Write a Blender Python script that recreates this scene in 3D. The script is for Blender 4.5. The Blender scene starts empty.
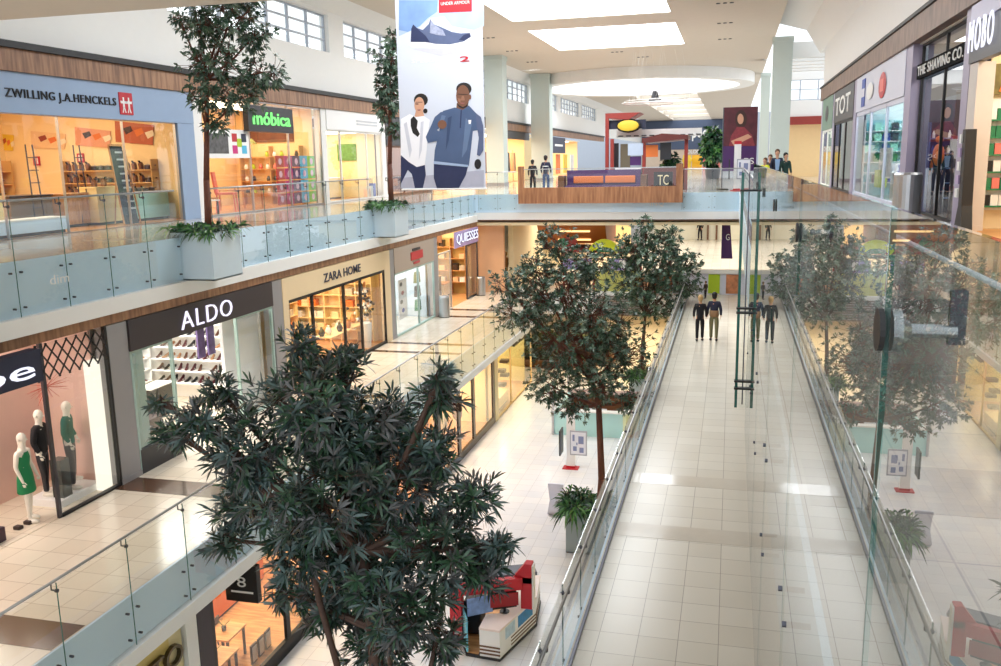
import bpy, math, random
from mathutils import Vector, Matrix
import numpy as np
SC = bpy.context.scene
COL = SC.collection
EYE = 11.4                      # eye height above the ground floor; layout heights below are measured from the eye
L0, L1, L2 = -11.4, -6.65, -1.6
rnd = random.Random(7)

# ---------------------------------------------------------------- camera calibration (vanishing points measured)
F, CX, CY = 880.0, 500.5, 333.0
def _n(v): return v/np.linalg.norm(v)
_Y = _n(np.array([733-CX, 157-CY, F])); _b = _n(np.array([-267-CX, 177-CY, F]))
_Z = _n(np.cross(_b, _Y))
if _Z[1] > 0: _Z = -_Z
_X = _n(np.cross(_Y, _Z))
RM = np.array([_X, _Y, _Z])
def ray(u, v): return RM @ _n(np.array([u-CX, v-CY, F]))
def onx(u, v, x): r = ray(u, v); return [float(a) for a in r*x/r[0]]
def ony(u, v, y): r = ray(u, v); return [float(a) for a in r*y/r[1]]
def onz(u, v, z): r = ray(u, v); return [float(a) for a in r*z/r[2]]

cam = bpy.data.cameras.new('camera'); co = bpy.data.objects.new('camera', cam); COL.objects.link(co)
cam.sensor_width = 36; cam.lens = 36*F/1001; cam.clip_start = 0.05; cam.clip_end = 400
xr, yd, fw = RM[:, 0], RM[:, 1], RM[:, 2]
M = Matrix(((xr[0], -yd[0], -fw[0], 0), (xr[1], -yd[1], -fw[1], 0), (xr[2], -yd[2], -fw[2], EYE), (0, 0, 0, 1)))
co.matrix_world = M
SC.camera = co

# ---------------------------------------------------------------- materials
MATS = {}
def s2l(c): return tuple(((v/255)/12.92 if v/255 <= .04045 else ((v/255+.055)/1.055)**2.4) for v in c) + (1,)
def mat(name, c, rough=.5, metal=0, var=.06, scale=4, spec=.5, emis=0, bump=0, coat=0):
    if name in MATS: return MATS[name]
    m = bpy.data.materials.new(name); m.use_nodes = True; nt = m.node_tree; N = nt.nodes; K = nt.links
    b = N['Principled BSDF']; lin = s2l(c)
    b.inputs['Roughness'].default_value = rough; b.inputs['Metallic'].default_value = metal
    b.inputs['Specular IOR Level'].default_value = spec
    if coat: b.inputs['Coat Weight'].default_value = coat
    if var or bump:
        tc = N.new('ShaderNodeTexCoord'); no = N.new('ShaderNodeTexNoise'); no.inputs['Scale'].default_value = scale; no.inputs['Detail'].default_value = 3
        K.new(tc.outputs['Object'], no.inputs['Vector'])
        mx = N.new('ShaderNodeMix'); mx.data_type = 'RGBA'
        mx.inputs[6].default_value = tuple(min(1, v*(1-var)) for v in lin[:3])+(1,)
        mx.inputs[7].default_value = tuple(min(1, v*(1+var)) for v in lin[:3])+(1,)
        K.new(no.outputs['Fac'], mx.inputs[0]); K.new(mx.outputs[2], b.inputs['Base Color'])
        if bump:
            bp = N.new('ShaderNodeBump'); bp.inputs['Strength'].default_value = bump; bp.inputs['Distance'].default_value = .02
            K.new(no.outputs['Fac'], bp.inputs['Height']); K.new(bp.outputs[0], b.inputs['Normal'])
    else: b.inputs['Base Color'].default_value = lin
    if emis:
        b.inputs['Emission Color'].default_value = lin; b.inputs['Emission Strength'].default_value = emis
    MATS[name] = m; return m
def tile_mat(name, c, c2, grout, size=.55, rough=.12, off=0, varscale=1.0):
    m = bpy.data.materials.new(name); m.use_nodes = True; nt = m.node_tree; N = nt.nodes; K = nt.links
    b = N['Principled BSDF']; b.inputs['Roughness'].default_value = rough
    tc = N.new('ShaderNodeTexCoord'); br = N.new('ShaderNodeTexBrick')
    br.offset = off; br.inputs['Scale'].default_value = 1; br.inputs['Brick Width'].default_value = size; br.inputs['Row Height'].default_value = size
    br.inputs['Mortar Size'].default_value = .006; br.inputs['Mortar Smooth'].default_value = .3; br.inputs['Bias'].default_value = 0
    br.inputs['Color1'].default_value = s2l(c); br.inputs['Color2'].default_value = s2l(c2); br.inputs['Mortar'].default_value = s2l(grout)
    K.new(tc.outputs['Object'], br.inputs['Vector'])
    no = N.new('ShaderNodeTexNoise'); no.inputs['Scale'].default_value = varscale; no.inputs['Detail'].default_value = 5
    K.new(tc.outputs['Object'], no.inputs['Vector'])
    mx = N.new('ShaderNodeMix'); mx.data_type = 'RGBA'; mx.blend_type = 'MULTIPLY'; mx.inputs[0].default_value = .5
    rp = N.new('ShaderNodeValToRGB'); rp.color_ramp.elements[0].color = (.82, .82, .82, 1); rp.color_ramp.elements[1].color = (1, 1, 1, 1)
    K.new(no.outputs['Fac'], rp.inputs[0]); K.new(br.outputs['Color'], mx.inputs[6]); K.new(rp.outputs[0], mx.inputs[7]); K.new(mx.outputs[2], b.inputs['Base Color'])
    MATS[name] = m; return m
def wood_mat(name, c1, c2, scale=(6, 1, 1), rough=.45):
    m = bpy.data.materials.new(name); m.use_nodes = True; nt = m.node_tree; N = nt.nodes; K = nt.links
    b = N['Principled BSDF']; b.inputs['Roughness'].default_value = rough
    tc = N.new('ShaderNodeTexCoord'); mp = N.new('ShaderNodeMapping'); mp.inputs['Scale'].default_value = scale
    no = N.new('ShaderNodeTexNoise'); no.inputs['Scale'].default_value = 3; no.inputs['Detail'].default_value = 6
    K.new(tc.outputs['Object'], mp.inputs[0]); K.new(mp.outputs[0], no.inputs['Vector'])
    rp = N.new('ShaderNodeValToRGB'); rp.color_ramp.elements[0].position = .35; rp.color_ramp.elements[1].position = .65
    rp.color_ramp.elements[0].color = s2l(c1); rp.color_ramp.elements[1].color = s2l(c2)
    K.new(no.outputs['Fac'], rp.inputs[0]); K.new(rp.outputs[0], b.inputs['Base Color'])
    MATS[name] = m; return m
def glass_mat(name, tint=(1, 1, 1), ior=1.5, rough=0.0):
    # thin pane: front faces mirror by Fresnel (both interfaces together) and let the rest through
    m = bpy.data.materials.new(name); m.use_nodes = True; nt = m.node_tree; N = nt.nodes; K = nt.links
    N.remove(N['Principled BSDF']); out = N['Material Output']
    fr = N.new('ShaderNodeFresnel'); fr.inputs['IOR'].default_value = ior
    a = N.new('ShaderNodeMath'); a.operation = 'ADD'; a.inputs[1].default_value = 1; K.new(fr.outputs[0], a.inputs[0])
    d = N.new('ShaderNodeMath'); d.operation = 'DIVIDE'; K.new(fr.outputs[0], d.inputs[0]); K.new(a.outputs[0], d.inputs[1])
    t = N.new('ShaderNodeMath'); t.operation = 'MULTIPLY'; t.inputs[1].default_value = 2; K.new(d.outputs[0], t.inputs[0])
    g = N.new('ShaderNodeNewGeometry'); inv = N.new('ShaderNodeMath'); inv.operation = 'SUBTRACT'; inv.inputs[0].default_value = 1
    K.new(g.outputs['Backfacing'], inv.inputs[1]); q = N.new('ShaderNodeMath'); q.operation = 'MULTIPLY'
    K.new(t.outputs[0], q.inputs[0]); K.new(inv.outputs[0], q.inputs[1])
    tr = N.new('ShaderNodeBsdfTransparent'); tr.inputs[0].default_value = tuple(tint)+(1,)
    gl = N.new('ShaderNodeBsdfGlossy'); gl.inputs['Roughness'].default_value = rough
    mx = N.new('ShaderNodeMixShader'); K.new(q.outputs[0], mx.inputs[0]); K.new(tr.outputs[0], mx.inputs[1]); K.new(gl.outputs[0], mx.inputs[2])
    K.new(mx.outputs[0], out.inputs['Surface']); MATS[name] = m; return m
def emit(name, c, s):
    if name in MATS: return MATS[name]
    m = bpy.data.materials.new(name); m.use_nodes = True; nt = m.node_tree; N = nt.nodes
    N.remove(N['Principled BSDF']); e = N.new('ShaderNodeEmission'); e.inputs[0].default_value = s2l(c); e.inputs[1].default_value = s
    nt.links.new(e.outputs[0], N['Material Output'].inputs[0]); MATS[name] = m; return m

# ---------------------------------------------------------------- mesh builder
class MB:
    def __init__(s): s.v = []; s.f = []; s.m = []; s.mats = []; s.cur = 0
    def use(s, m):
        if m not in s.mats: s.mats.append(m)
        s.cur = s.mats.index(m); return s
    def face(s, *pts):
        i = len(s.v); s.v += [tuple(p) for p in pts]; s.f.append(tuple(range(i, i+len(pts)))); s.m.append(s.cur); return s
    def box(s, x0, x1, y0, y1, z0, z1):
        if x0 > x1: x0, x1 = x1, x0
        if y0 > y1: y0, y1 = y1, y0
        if z0 > z1: z0, z1 = z1, z0
        i = len(s.v)
        s.v += [(x0,y0,z0),(x1,y0,z0),(x1,y1,z0),(x0,y1,z0),(x0,y0,z1),(x1,y0,z1),(x1,y1,z1),(x0,y1,z1)]
        for q in ((0,3,2,1),(4,5,6,7),(0,1,5,4),(1,2,6,5),(2,3,7,6),(3,0,4,7)): s.f.append(tuple(i+k for k in q)); s.m.append(s.cur)
        return s
    def tube(s, p0, p1, r0, r1=None, n=8, caps=True):
        r1 = r0 if r1 is None else r1
        p0, p1 = Vector(p0), Vector(p1); d = (p1-p0)
        if d.length < 1e-6: return s
        d.normalize(); a = d.orthogonal().normalized(); b = d.cross(a); i = len(s.v)
        for p, r in ((p0, r0), (p1, r1)):
            for k in range(n):
                t = 2*math.pi*k/n; s.v.append(tuple(p+a*r*math.cos(t)+b*r*math.sin(t)))
        for k in range(n):
            s.f.append((i+k, i+(k+1) % n, i+n+(k+1) % n, i+n+k)); s.m.append(s.cur)
        if caps:
            s.f.append(tuple(i+k for k in reversed(range(n)))); s.m.append(s.cur)
            s.f.append(tuple(i+n+k for k in range(n))); s.m.append(s.cur)
        return s
    def path(s, pts, rs, n=7):
        for k in range(len(pts)-1):
            s.tube(pts[k], pts[k+1], rs[k], rs[k+1], n)
        return s
    def lathe(s, c, prof, n=20, a0=0, a1=2*math.pi):
        c = Vector(c); i = len(s.v); full = abs(a1-a0-2*math.pi) < 1e-6; cols = n if full else n+1
        for (r, z) in prof:
            for k in range(cols):
                t = a0+(a1-a0)*k/n; s.v.append((c.x+r*math.cos(t), c.y+r*math.sin(t), c.z+z))
        for j in range(len(prof)-1):
            for k in range(n):
                k2 = (k+1) % cols
                s.f.append((i+j*cols+k, i+j*cols+k2, i+(j+1)*cols+k2, i+(j+1)*cols+k)); s.m.append(s.cur)
        return s
    def prism(s, poly, h0, h1, ax='z'):
        # poly in the two other axes, extruded along ax from h0 to h1
        def P(a, b, h): return {'z': (a, b, h), 'x': (h, a, b), 'y': (a, h, b)}[ax]
        i = len(s.v); n = len(poly)
        ar = sum(poly[k][0]*poly[(k+1) % n][1]-poly[(k+1) % n][0]*poly[k][1] for k in range(n))
        if ar < 0: poly = poly[::-1]
        if ax == 'y': poly = poly[::-1]
        if h0 > h1: h0, h1 = h1, h0
        s.v += [P(a, b, h0) for a, b in poly]+[P(a, b, h1) for a, b in poly]
        s.f.append(tuple(i+k for k in reversed(range(n)))); s.m.append(s.cur)
        s.f.append(tuple(i+n+k for k in range(n))); s.m.append(s.cur)
        for k in range(n): s.f.append((i+k, i+(k+1) % n, i+n+(k+1) % n, i+n+k)); s.m.append(s.cur)
        return s
    def ball(s, c, rx, ry=None, rz=None, n=10, m=7):
        ry = rx if ry is None else ry; rz = rx if rz is None else rz; i = len(s.v)
        for j in range(m+1):
            ph = -math.pi/2+math.pi*j/m
            for k in range(n):
                t = 2*math.pi*k/n; s.v.append((c[0]+rx*math.cos(ph)*math.cos(t), c[1]+ry*math.cos(ph)*math.sin(t), c[2]+rz*math.sin(ph)))
        for j in range(m):
            for k in range(n): s.f.append((i+j*n+k, i+j*n+(k+1) % n, i+(j+1)*n+(k+1) % n, i+(j+1)*n+k)); s.m.append(s.cur)
        return s
    def build(s, name, m=None, parent=None, smooth=False, local=False, bevel=0):
        me = bpy.data.meshes.new(name)
        if local: off = Vector((0, 0, 0))
        elif parent is not None:
            p = parent; off = Vector((0, 0, EYE))
            while p is not None: off -= Vector(p.location); p = p.parent
        else: off = Vector((0, 0, EYE))
        org = Vector((0, 0, 0))
        if parent is None and not local and s.v:       # origin at the base of the thing
            xs = [v[0] for v in s.v]; ys = [v[1] for v in s.v]; zs = [v[2] for v in s.v]
            org = Vector(((min(xs)+max(xs))/2, (min(ys)+max(ys))/2, min(zs)))
        if name.startswith(('floor', 'ceiling', 'wall')): org = Vector((0, 0, 0)) if parent is None else org
        me.from_pydata([(v[0]+off.x-org.x, v[1]+off.y-org.y, v[2]+off.z-org.z) if not (parent is None and not local) else (v[0]-org.x, v[1]-org.y, v[2]-org.z) for v in s.v], [], s.f)
        o = bpy.data.objects.new(name, me); COL.objects.link(o)
        if parent is None and not local: o.location = (org.x, org.y, org.z+EYE)
        if parent is not None: o.parent = parent
        if s.mats:
            for q in s.mats: me.materials.append(q)
            me.polygons.foreach_set('material_index', s.m)
        elif m: me.materials.append(m)
        if smooth: me.polygons.foreach_set('use_smooth', [True]*len(me.polygons))
        me.update()
        if bevel:
            b = o.modifiers.new('bevel', 'BEVEL'); b.width = bevel; b.segments = 2; b.limit_method = 'ANGLE'
        return o
def tag(o, label=None, cat=None, group=None, kind=None):
    if label: o['label'] = label
    if cat: o['category'] = cat
    if group: o['group'] = group
    if kind: o['kind'] = kind
    return o
def thing(name, loc, label, cat, group=None, rz=0):
    o = bpy.data.objects.new(name, None); COL.objects.link(o); o.empty_display_size = .2
    o.location = (loc[0], loc[1], loc[2]+EYE); o.rotation_euler = (0, 0, rz)
    return tag(o, label, cat, group)
def struct(name, mb, m=None):
    o = mb.build(name, m); o['kind'] = 'structure'; return o
def sbox(name, m, *b): return struct(name, MB().box(*b), m)
def dup(root, loc, rz=None, label=None, group=None, scale=None):
    r = root.copy(); COL.objects.link(r); r.location = (loc[0], loc[1], loc[2]+EYE)
    if rz is not None: r.rotation_euler = (0, 0, rz)
    if scale: r.scale = (scale,)*3 if not isinstance(scale, tuple) else scale
    if label: r['label'] = label
    if group: r['group'] = group
    for ch in list(root.children):
        c = ch.copy(); COL.objects.link(c); c.parent = r
        for g in list(ch.children):
            d = g.copy(); COL.objects.link(d); d.parent = c
    return r
class Placer:      # first placement moves the prototype itself, later ones copy it
    def __init__(s, o): s.o = o; s.used = False
    def __call__(s, loc, rz=0, label=None, group=None, scale=None):
        if not s.used:
            s.used = True; o = s.o; o.location = (loc[0], loc[1], loc[2]+EYE); o.rotation_euler = (0, 0, rz)
            if label: o['label'] = label
            if group: o['group'] = group
            if scale: o.scale = (scale,)*3 if not isinstance(scale, tuple) else scale
            return o
        return dup(s.o, loc, rz, label, group, scale)
def text(name, st, box, plane, face, m, parent=None, ext=.02, bold=0.0, spacing=1.0):
    """box = (a0, a1, z0, z1): along-wall start/end in reading order and heights; plane = wall coordinate; face = '+x','-x','-y'"""
    cu = bpy.data.curves.new(name, 'FONT'); cu.body = st; cu.extrude = ext/2; cu.offset = bold; cu.space_character = spacing; cu.resolution_u = 3
    to = bpy.data.objects.new(name+'_tmp', cu); COL.objects.link(to)
    dg = bpy.context.evaluated_depsgraph_get(); dg.update(); me = bpy.data.meshes.new_from_object(to.evaluated_get(dg))
    bpy.data.objects.remove(to); bpy.data.curves.remove(cu)
    vs = [v.co.copy() for v in me.vertices]
    x0 = min(v.x for v in vs); x1 = max(v.x for v in vs); y0 = min(v.y for v in vs); y1 = max(v.y for v in vs)
    mb = MB(); a0, a1, z0, z1 = box
    for v in vs:
        a = a0+(a1-a0)*(v.x-x0)/(x1-x0); z = z0+(z1-z0)*(v.y-y0)/(y1-y0); h = v.z
        if face == '+x': mb.v.append((plane+h, a, z))
        elif face == '-x': mb.v.append((plane-h, a, z))
        else: mb.v.append((a, plane-h, z))
    for p in me.polygons: mb.f.append(tuple(p.vertices)); mb.m.append(0)
    bpy.data.meshes.remove(me)
    return mb.build(name, m, parent)
NL = [0]
def area(name, loc, sx, sy, power, col=(1, 1, 1)):
    """an emissive panel facing down"""
    NL[0] += 1; rad = power/(math.pi*sx*sy)
    m = bpy.data.materials.new('diffuser_%d' % NL[0]); m.use_nodes = True; N = m.node_tree.nodes; N.remove(N['Principled BSDF'])
    e = N.new('ShaderNodeEmission'); e.inputs[0].default_value = tuple(col)+(1,); e.inputs[1].default_value = rad
    m.node_tree.links.new(e.outputs[0], N['Material Output'].inputs[0])
    x0, x1, y0, y1 = loc[0]-sx/2, loc[0]+sx/2, loc[1]-sy/2, loc[1]+sy/2
    b = MB().use(m).face((x0, y0, loc[2]), (x0, y1, loc[2]), (x1, y1, loc[2]), (x1, y0, loc[2]))
    b.use(white).box(x0-.02, x1+.02, y0-.02, y1+.02, loc[2]+.004, loc[2]+.02)
    o = b.build('ceiling_emitter_%d' % NL[0]); o['kind'] = 'structure'; return o
# palette
white = mat('white_paint', (236, 236, 234), .55, var=.02)
beige = mat('ceiling_beige', (214, 204, 190), .7, var=.03)
paleblue = mat('pale_blue_panel', (214, 236, 254), .25, var=.03)
bluegrey = mat('blue_grey_fascia', (148, 170, 200), .35, var=.03)
black = mat('black_trim', (20, 18, 20), .5, var=.05)
dark = mat('dark_fascia', (58, 50, 54), .5, var=.04)
charcoal = mat('charcoal', (40, 40, 46), .4)
steel = mat('brushed_steel', (190, 192, 196), .36, 1, var=.05)
steeld = mat('dark_steel', (90, 90, 98), .35, 1, var=.05)
cream = mat('cream_wall', (238, 220, 180), .6, var=.03)
warmw = mat('warm_wall', (246, 214, 160), .6, var=.04)
mauve = mat('mauve_pilaster', (160, 152, 176), .4, var=.03)
greyp = mat('grey_pilaster', (150, 148, 150), .45, var=.03)
taupe = mat('taupe_wall', (176, 160, 146), .6, var=.03)
red = mat('red', (190, 30, 44), .4); redb = mat('brick_red', (150, 52, 44), .5)
green = mat('mid_green', (30, 120, 80), .5); lime = mat('lime', (176, 205, 40), .5)
purple = mat('purple', (72, 34, 96), .5); magenta = mat('magenta', (200, 40, 120), .5)
orange = mat('orange', (226, 120, 50), .5); yellow = mat('yellow', (236, 200, 60), .5)
blue = mat('cobalt_blue', (50, 80, 170), .5); cyan = mat('cyan', (80, 180, 220), .5)
navy = mat('navy', (34, 40, 66), .5); brown = mat('brown', (110, 74, 50), .5)
leather = mat('dark_leather', (52, 36, 32), .4); tan = mat('tan', (190, 140, 92), .5)
skin = mat('skin', (206, 156, 128), .55); skinb = mat('brown_skin', (120, 80, 60), .55)
woodv = wood_mat('wood_band', (120, 84, 60), (166, 124, 92), (1, 3, .35))
woodx = wood_mat('wood_cladding', (140, 92, 62), (182, 130, 92), (3, 1, .3))
woodf = wood_mat('wood_floor', (176, 120, 70), (214, 160, 104), (.6, 4, 1))
paving = mat('white_plastic', (240, 240, 240), .4, var=.02)
glass = glass_mat('clear_glass', (.97, .99, .985)); glassg = glass_mat('balustrade_glass', (.97, .99, .99)); glassr = glass_mat('tall_glass', (.95, .98, .97), 1.8)
shopglass = glass_mat('shop_glass', (.97, .98, .98), 1.45)
gedge = mat('green_glass_edge', (44, 100, 92), .15, var=.1)
tileL1 = tile_mat('cream_floor_tile', (230, 224, 210), (222, 215, 200), (170, 160, 146), .55, .22)
tileL1l = tile_mat('warm_floor_tile', (234, 222, 204), (226, 212, 192), (180, 160, 140), .55, .17)
tileL0 = tile_mat('white_floor_tile', (236, 236, 240), (226, 228, 236), (196, 196, 204), .55, .15)
tileL2r = tile_mat('grey_stone_tile', (168, 162, 154), (152, 147, 141), (112, 108, 104), .9, .12)
tileL2 = tile_mat('pale_stone_tile', (214, 208, 200), (200, 194, 186), (150, 144, 138), .9, .1)
bandm = mat('brown_stone_band', (92, 66, 50), .15, var=.15, scale=8)
# ================================================================= the building
XA2, XS2, XA1, XS1, XS0, XW, XR = -12.6, -16.6, -9.1, -12.5, -9.95, -1.97, 4.7
YB = 43.0                                   # front of the upper bridge
CE = 6.9
struct('floor_ground', MB().box(-22, 9, -4, 72, L0-.3, L0), tileL0)
struct('floor_middle_left', MB().box(-22, XA1, -4, 43.7, L1-.9, L1), tileL1l)
struct('floor_middle_walkway', MB().box(XW, 9, -4, 43.7, L1-.9, L1), tileL1)
struct('floor_middle_far', MB().box(-30, 12, 43.7, 118, L1-.9, L1), tileL1)
struct('floor_upper_left', MB().box(-24, XA2, -4, YB, L2-1.0, L2), tileL2)
struct('floor_upper_right', MB().box(.36, 9, -1.2, YB, L2-1.0, L2), tileL2r)
struct('floor_upper_far', MB().box(-40, 14, YB, 173, L2-1.2, L2), tileL2)
# slab edges
n_trim = [0]
def trim(m, *b):
    n_trim[0] += 1; return sbox('trim_%d' % n_trim[0], m, *b)
trim(paleblue, XA2, XA2+.04, -4, YB, L2-1.02, L2-.005)
trim(white, XA2-.05, XA2+.22, -4, YB, -2.95, -2.62)
trim(woodv, XA2-.1, XA2+.16, -4, YB, -3.16, -2.955)
trim(paleblue, XA1, XA1+.04, -4, 43.7, L1-.82, L1-.005)
trim(white, XA1-.05, XA1+.16, -4, 43.7, -7.74, L1-.83)
trim(paleblue, XW-.04, XW, -4, 43.7, L1-.7, L1-.005)
trim(white, XW-.14, XW+.02, -4, 43.7, -7.74, L1-.71)
trim(steeld, XW+.03, XW+.075, 2, 43.6, L1+.001, L1+.03)
trim(paleblue, XA2, .36, YB-.05, YB, -2.5, L2-.005)
trim(white, XA2, 6, YB-.1, YB, -2.86, -2.505)
trim(brown, XA2, 6, YB-.06, YB, -2.93, -2.865)
trim(white, XA1+.2, XW-.2, 43.6, 43.7, -7.7, L1-.002)
trim(paleblue, .33, .36, -1.2, YB, L2-1.0, L2-.005)
# dark stone bands in the middle floor, left
for y0, y1 in ((9.35, 10.05), (15.0, 15.75), (21.6, 21.95), (22.9, 23.2), (28.9, 29.2), (30.4, 30.7), (36.2, 36.6), (38.0, 38.4)):
    trim(bandm, XS1+.05, XA1-.02, y0, y1, L1+.001, L1+.004)
for y0, y1 in ((14.9, 15.5), (17.6, 18.2)):
    trim(mat('grey_stone_band', (212, 204, 190), .12, var=.06), XW+.1, 4.6, y0, y1, L1+.001, L1+.004)
gband = mat('speckled_stone_band', (104, 102, 98), .15, var=.2, scale=60)
for y0, y1 in ((4.1, 4.75), (9.6, 10.6), (17.5, 18.4), (26, 27)):
    trim(gband, .4, XR-.05, y0, y1, L2+.001, L2+.004)

# ---- ceiling with skylights
cm = MB()
SKY = [(-10.95, -3.1, 20.5, 30.5), (-10.95, -3.1, 35.2, 45.2), (-10.95, -3.1, 48.6, 57.8)]
x0c, x1c = -16.15, 2.2
def strip(y0, y1, holes):
    xs = [x0c]+[h for hh in holes for h in hh]+[x1c]
    for k in range(0, len(xs), 2): cm.box(xs[k], xs[k+1], y0, y1, CE, CE+.5)
ys = 10.0
for (a, b, c, d) in SKY:
    strip(ys, c, []); strip(c, d, [(a, b)]); ys = d
strip(ys, 69, [])
# ring around the round skylight: polar fill of a square with a round hole
CC = (-7.9, 80.0); RI = 8.9
N_ = 48
def sq(t):
    c, s = math.cos(t), math.sin(t); hx0, hx1, hy = CC[0]-x0c, x1c-CC[0], 11.0
    k = min((hx1/c if c > 1e-6 else (hx0/-c if c < -1e-6 else 1e9)), hy/abs(s) if abs(s) > 1e-6 else 1e9)
    return (CC[0]+c*k, CC[1]+s*k)
def cr(t, r=RI): 
    return (CC[0]+r*math.cos(t)*.93, CC[1]+r*math.sin(t))
for k in range(N_):
    t0, t1 = 2*math.pi*k/N_, 2*math.pi*(k+1)/N_
    a, b, c, d = sq(t0), sq(t1), cr(t1), cr(t0)
    cm.face((a[0], a[1], CE), (d[0], d[1], CE), (c[0], c[1], CE), (b[0], b[1], CE))
    cm.face((a[0], a[1], CE+.5), (b[0], b[1], CE+.5), (c[0], c[1], CE+.5), (d[0], d[1], CE+.5))
for (xa, ya) in ((x0c, 69), (x0c, 91), (x1c, 69), (x1c, 91)): pass
strip(91, 98, [])
for k in range(6): strip(98+k*12.3, 98+k*12.3+11.3, [(-10.9, -4.0)]); strip(98+k*12.3+11.3, 98+k*12.3+12.3, [])
struct('ceiling_main', cm, beige)
dm = MB()
for k in range(N_):
    t0, t1 = 2*math.pi*k/N_, 2*math.pi*(k+1)/N_
    o0, o1, i0, i1 = cr(t0, 10.2), cr(t1, 10.2), cr(t0, RI), cr(t1, RI)
    zb = 6.05
    dm.face((*o0, CE), (*o0, zb), (*o1, zb), (*o1, CE))
    dm.face((*o0, zb), (*i0, zb), (*i1, zb), (*o1, zb))
    dm.face((*i0, zb), (*i0, CE+1.2), (*i1, CE+1.2), (*i1, zb))
struct('ceiling_drum', dm, white)
wl = MB()
for (a, b, c, d) in [(q[0]-.01,q[1]+.01,q[2]-.01,q[3]+.01) for q in SKY]+[(-10.93, -3.97, 97.97, 171.3)]:
    h = CE+1.0
    wl.face((a, c, CE), (a, d, CE), (a, d, h), (a, c, h)).face((b, c, CE), (b, c, h), (b, d, h), (b, d, CE))
    wl.face((a, c, CE), (a, c, h), (b, c, h), (b, c, CE)).face((a, d, CE), (b, d, CE), (b, d, h), (a, d, h))
struct('ceiling_skylight_shafts', wl, white)
struct('ceiling_near', MB().box(-17, -1.0, -1, 10.35, 2.0, 2.5), beige)
# under-slab ceilings
struct('ceiling_middle_far', MB().box(-40, 14, YB+.05, 118, -3.15, -3.0), cream)
struct('ceiling_ground', MB().box(-22, XA1-.1, -4, 43.6, -7.8, -7.7), cream)
# left cove and high walls
cv = MB().use(white)
cv.prism([(-16.7, 6.35), (-16.15, CE), (-16.15, CE+.4), (-17.1, CE+.4), (-17.1, 6.35)], -1, 172, 'y')
struct('ceiling_cove_left', cv)
wm = MB()
WIN = []
y = 24.6-12.8*2
while y < 112: WIN.append((y, y+11.3)); y += 12.8
wm.box(-17.1, -16.7, -4, 172, 3.001, 4.68).box(-17.1, -16.7, -4, 172, 6.2, 6.36)
py = -4
for a, b in WIN:
    wm.box(-17.1, -16.7, py, a, 4.68, 6.2); py = b
wm.box(-17.1, -16.7, py, 172, 4.68, 6.2)
struct('wall_left_upper', wm, white)
mull = mat('window_mullion', (176, 184, 198), .4)
wi = 0
for a, b in WIN[1:]:
    wi += 1; w = MB()
    for k in range(8):
        yy = a+(b-a)*k/7; w.box(-16.98, -16.88, max(a, yy-.05), min(b, yy+.05), 4.68, 6.2)
    for z in (4.71, 5.2, 5.7, 6.17): w.box(-16.97, -16.89, a, b, z-.035, z+.03)
    o = struct('window_%d' % wi, w, mull)
    g = MB().box(-16.94, -16.925, a, b, 4.68, 6.2).build('window_pane', glass, o)
struct('wall_left_back', MB().box(-24.4, -24, -4, 118, L0, 3.2).box(-24, -16.75, -4.2, -4, L0, 3.2), cream)
# wood bands above the shops, upper level
for (xa, xb, s) in ((XS2, XS2+.14, 1),):
    trim(woodv, xa-.3, xb, -4, 118, 2.32, 2.84); trim(black, xa-.3, xb+.1, -4, 118, 2.845, 3.0)
woodr = wood_mat('wood_band_right', (104, 78, 62), (140, 108, 88), (1, 2, .5))
trim(woodr, XR-.12, XR+.3, 0, 53, 2.93, 3.56); trim(black, XR-.18, XR+.3, 0, 53, 3.565, 3.66)
# right high wall and cove
struct('wall_right_upper', MB().box(XR, XR+.4, -1, 53, 3.66, 5.8), white)
struct('ceiling_cove_right', MB().prism([(XR+.4, 5.8), (XR, 5.8), (3.9, 7.1), (2.2, 7.6), (2.2, 8.1), (XR+.4, 8.1)], 8, 56, 'y').box(2.0, 2.2, 8, 172, CE+.06, 8.1), white)
struct('wall_right_back', MB().box(9, 9.4, -4, 53, L0, 3.7).box(-1.5, 9, -4.2, -4, L0, -2), cream)
struct('wall_right_return', MB().box(XR+.36, 14, 52.6, 53, L2, 8), white)
# far end
struct('wall_far', MB().box(-40, 14, 172, 172.4, L2, 8), mat('far_wall', (176, 184, 196), .6))
struct('wall_ground_far', MB().box(-22, 9, 66, 66.4, L0, -7.6), warmw)
struct('wall_ground_right', MB().box(XW+.3, XW+.6, -4, 66, L0, -7.55), mat('ground_wall_yellow', (222, 214, 160), .6))
# louvred end of the void under the food counter
lv = MB().use(mat('louvre_grey', (142, 134, 126), .5))
for k in range(9): lv.box(-6.45, -4.25, 43.48, 43.6, L1-.12-k*.115, L1-.05-k*.115)
struct('trim_louvre', lv)
# beyond the right end of the shops: louvred soffit, window band and wall
fr_ = MB().use(white)
for k in range(5): fr_.box(3.0, 12, 57+k*2.4, 57.6+k*2.4, 5.7+.02*k, 6.6)
struct('ceiling_beams_right', fr_)
struct('wall_right_far', MB().box(3.3, 14, 72, 72.3, 2.9, 4.1).box(3.3, 14, 72, 72.3, 5.6, 7.5), white)
w = MB().use(mull)
for k in range(7): w.box(3.4+k*1.3, 3.5+k*1.3, 72.05, 72.15, 4.1, 5.6)
for z in (4.1, 4.85, 5.55): w.box(3.4, 12, 72.06, 72.14, z, z+.07)
o = struct('window_30', w); MB().box(3.4, 12, 72.09, 72.105, 4.1, 5.6).build('window_pane', glass, o)
trim(redb, 3.3, 12, 71.8, 72, 2.3, 2.9)
struct('wall_right_far_shop', MB().box(3.3, 14, 73, 73.3, L2, 2.9), warmw)

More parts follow.
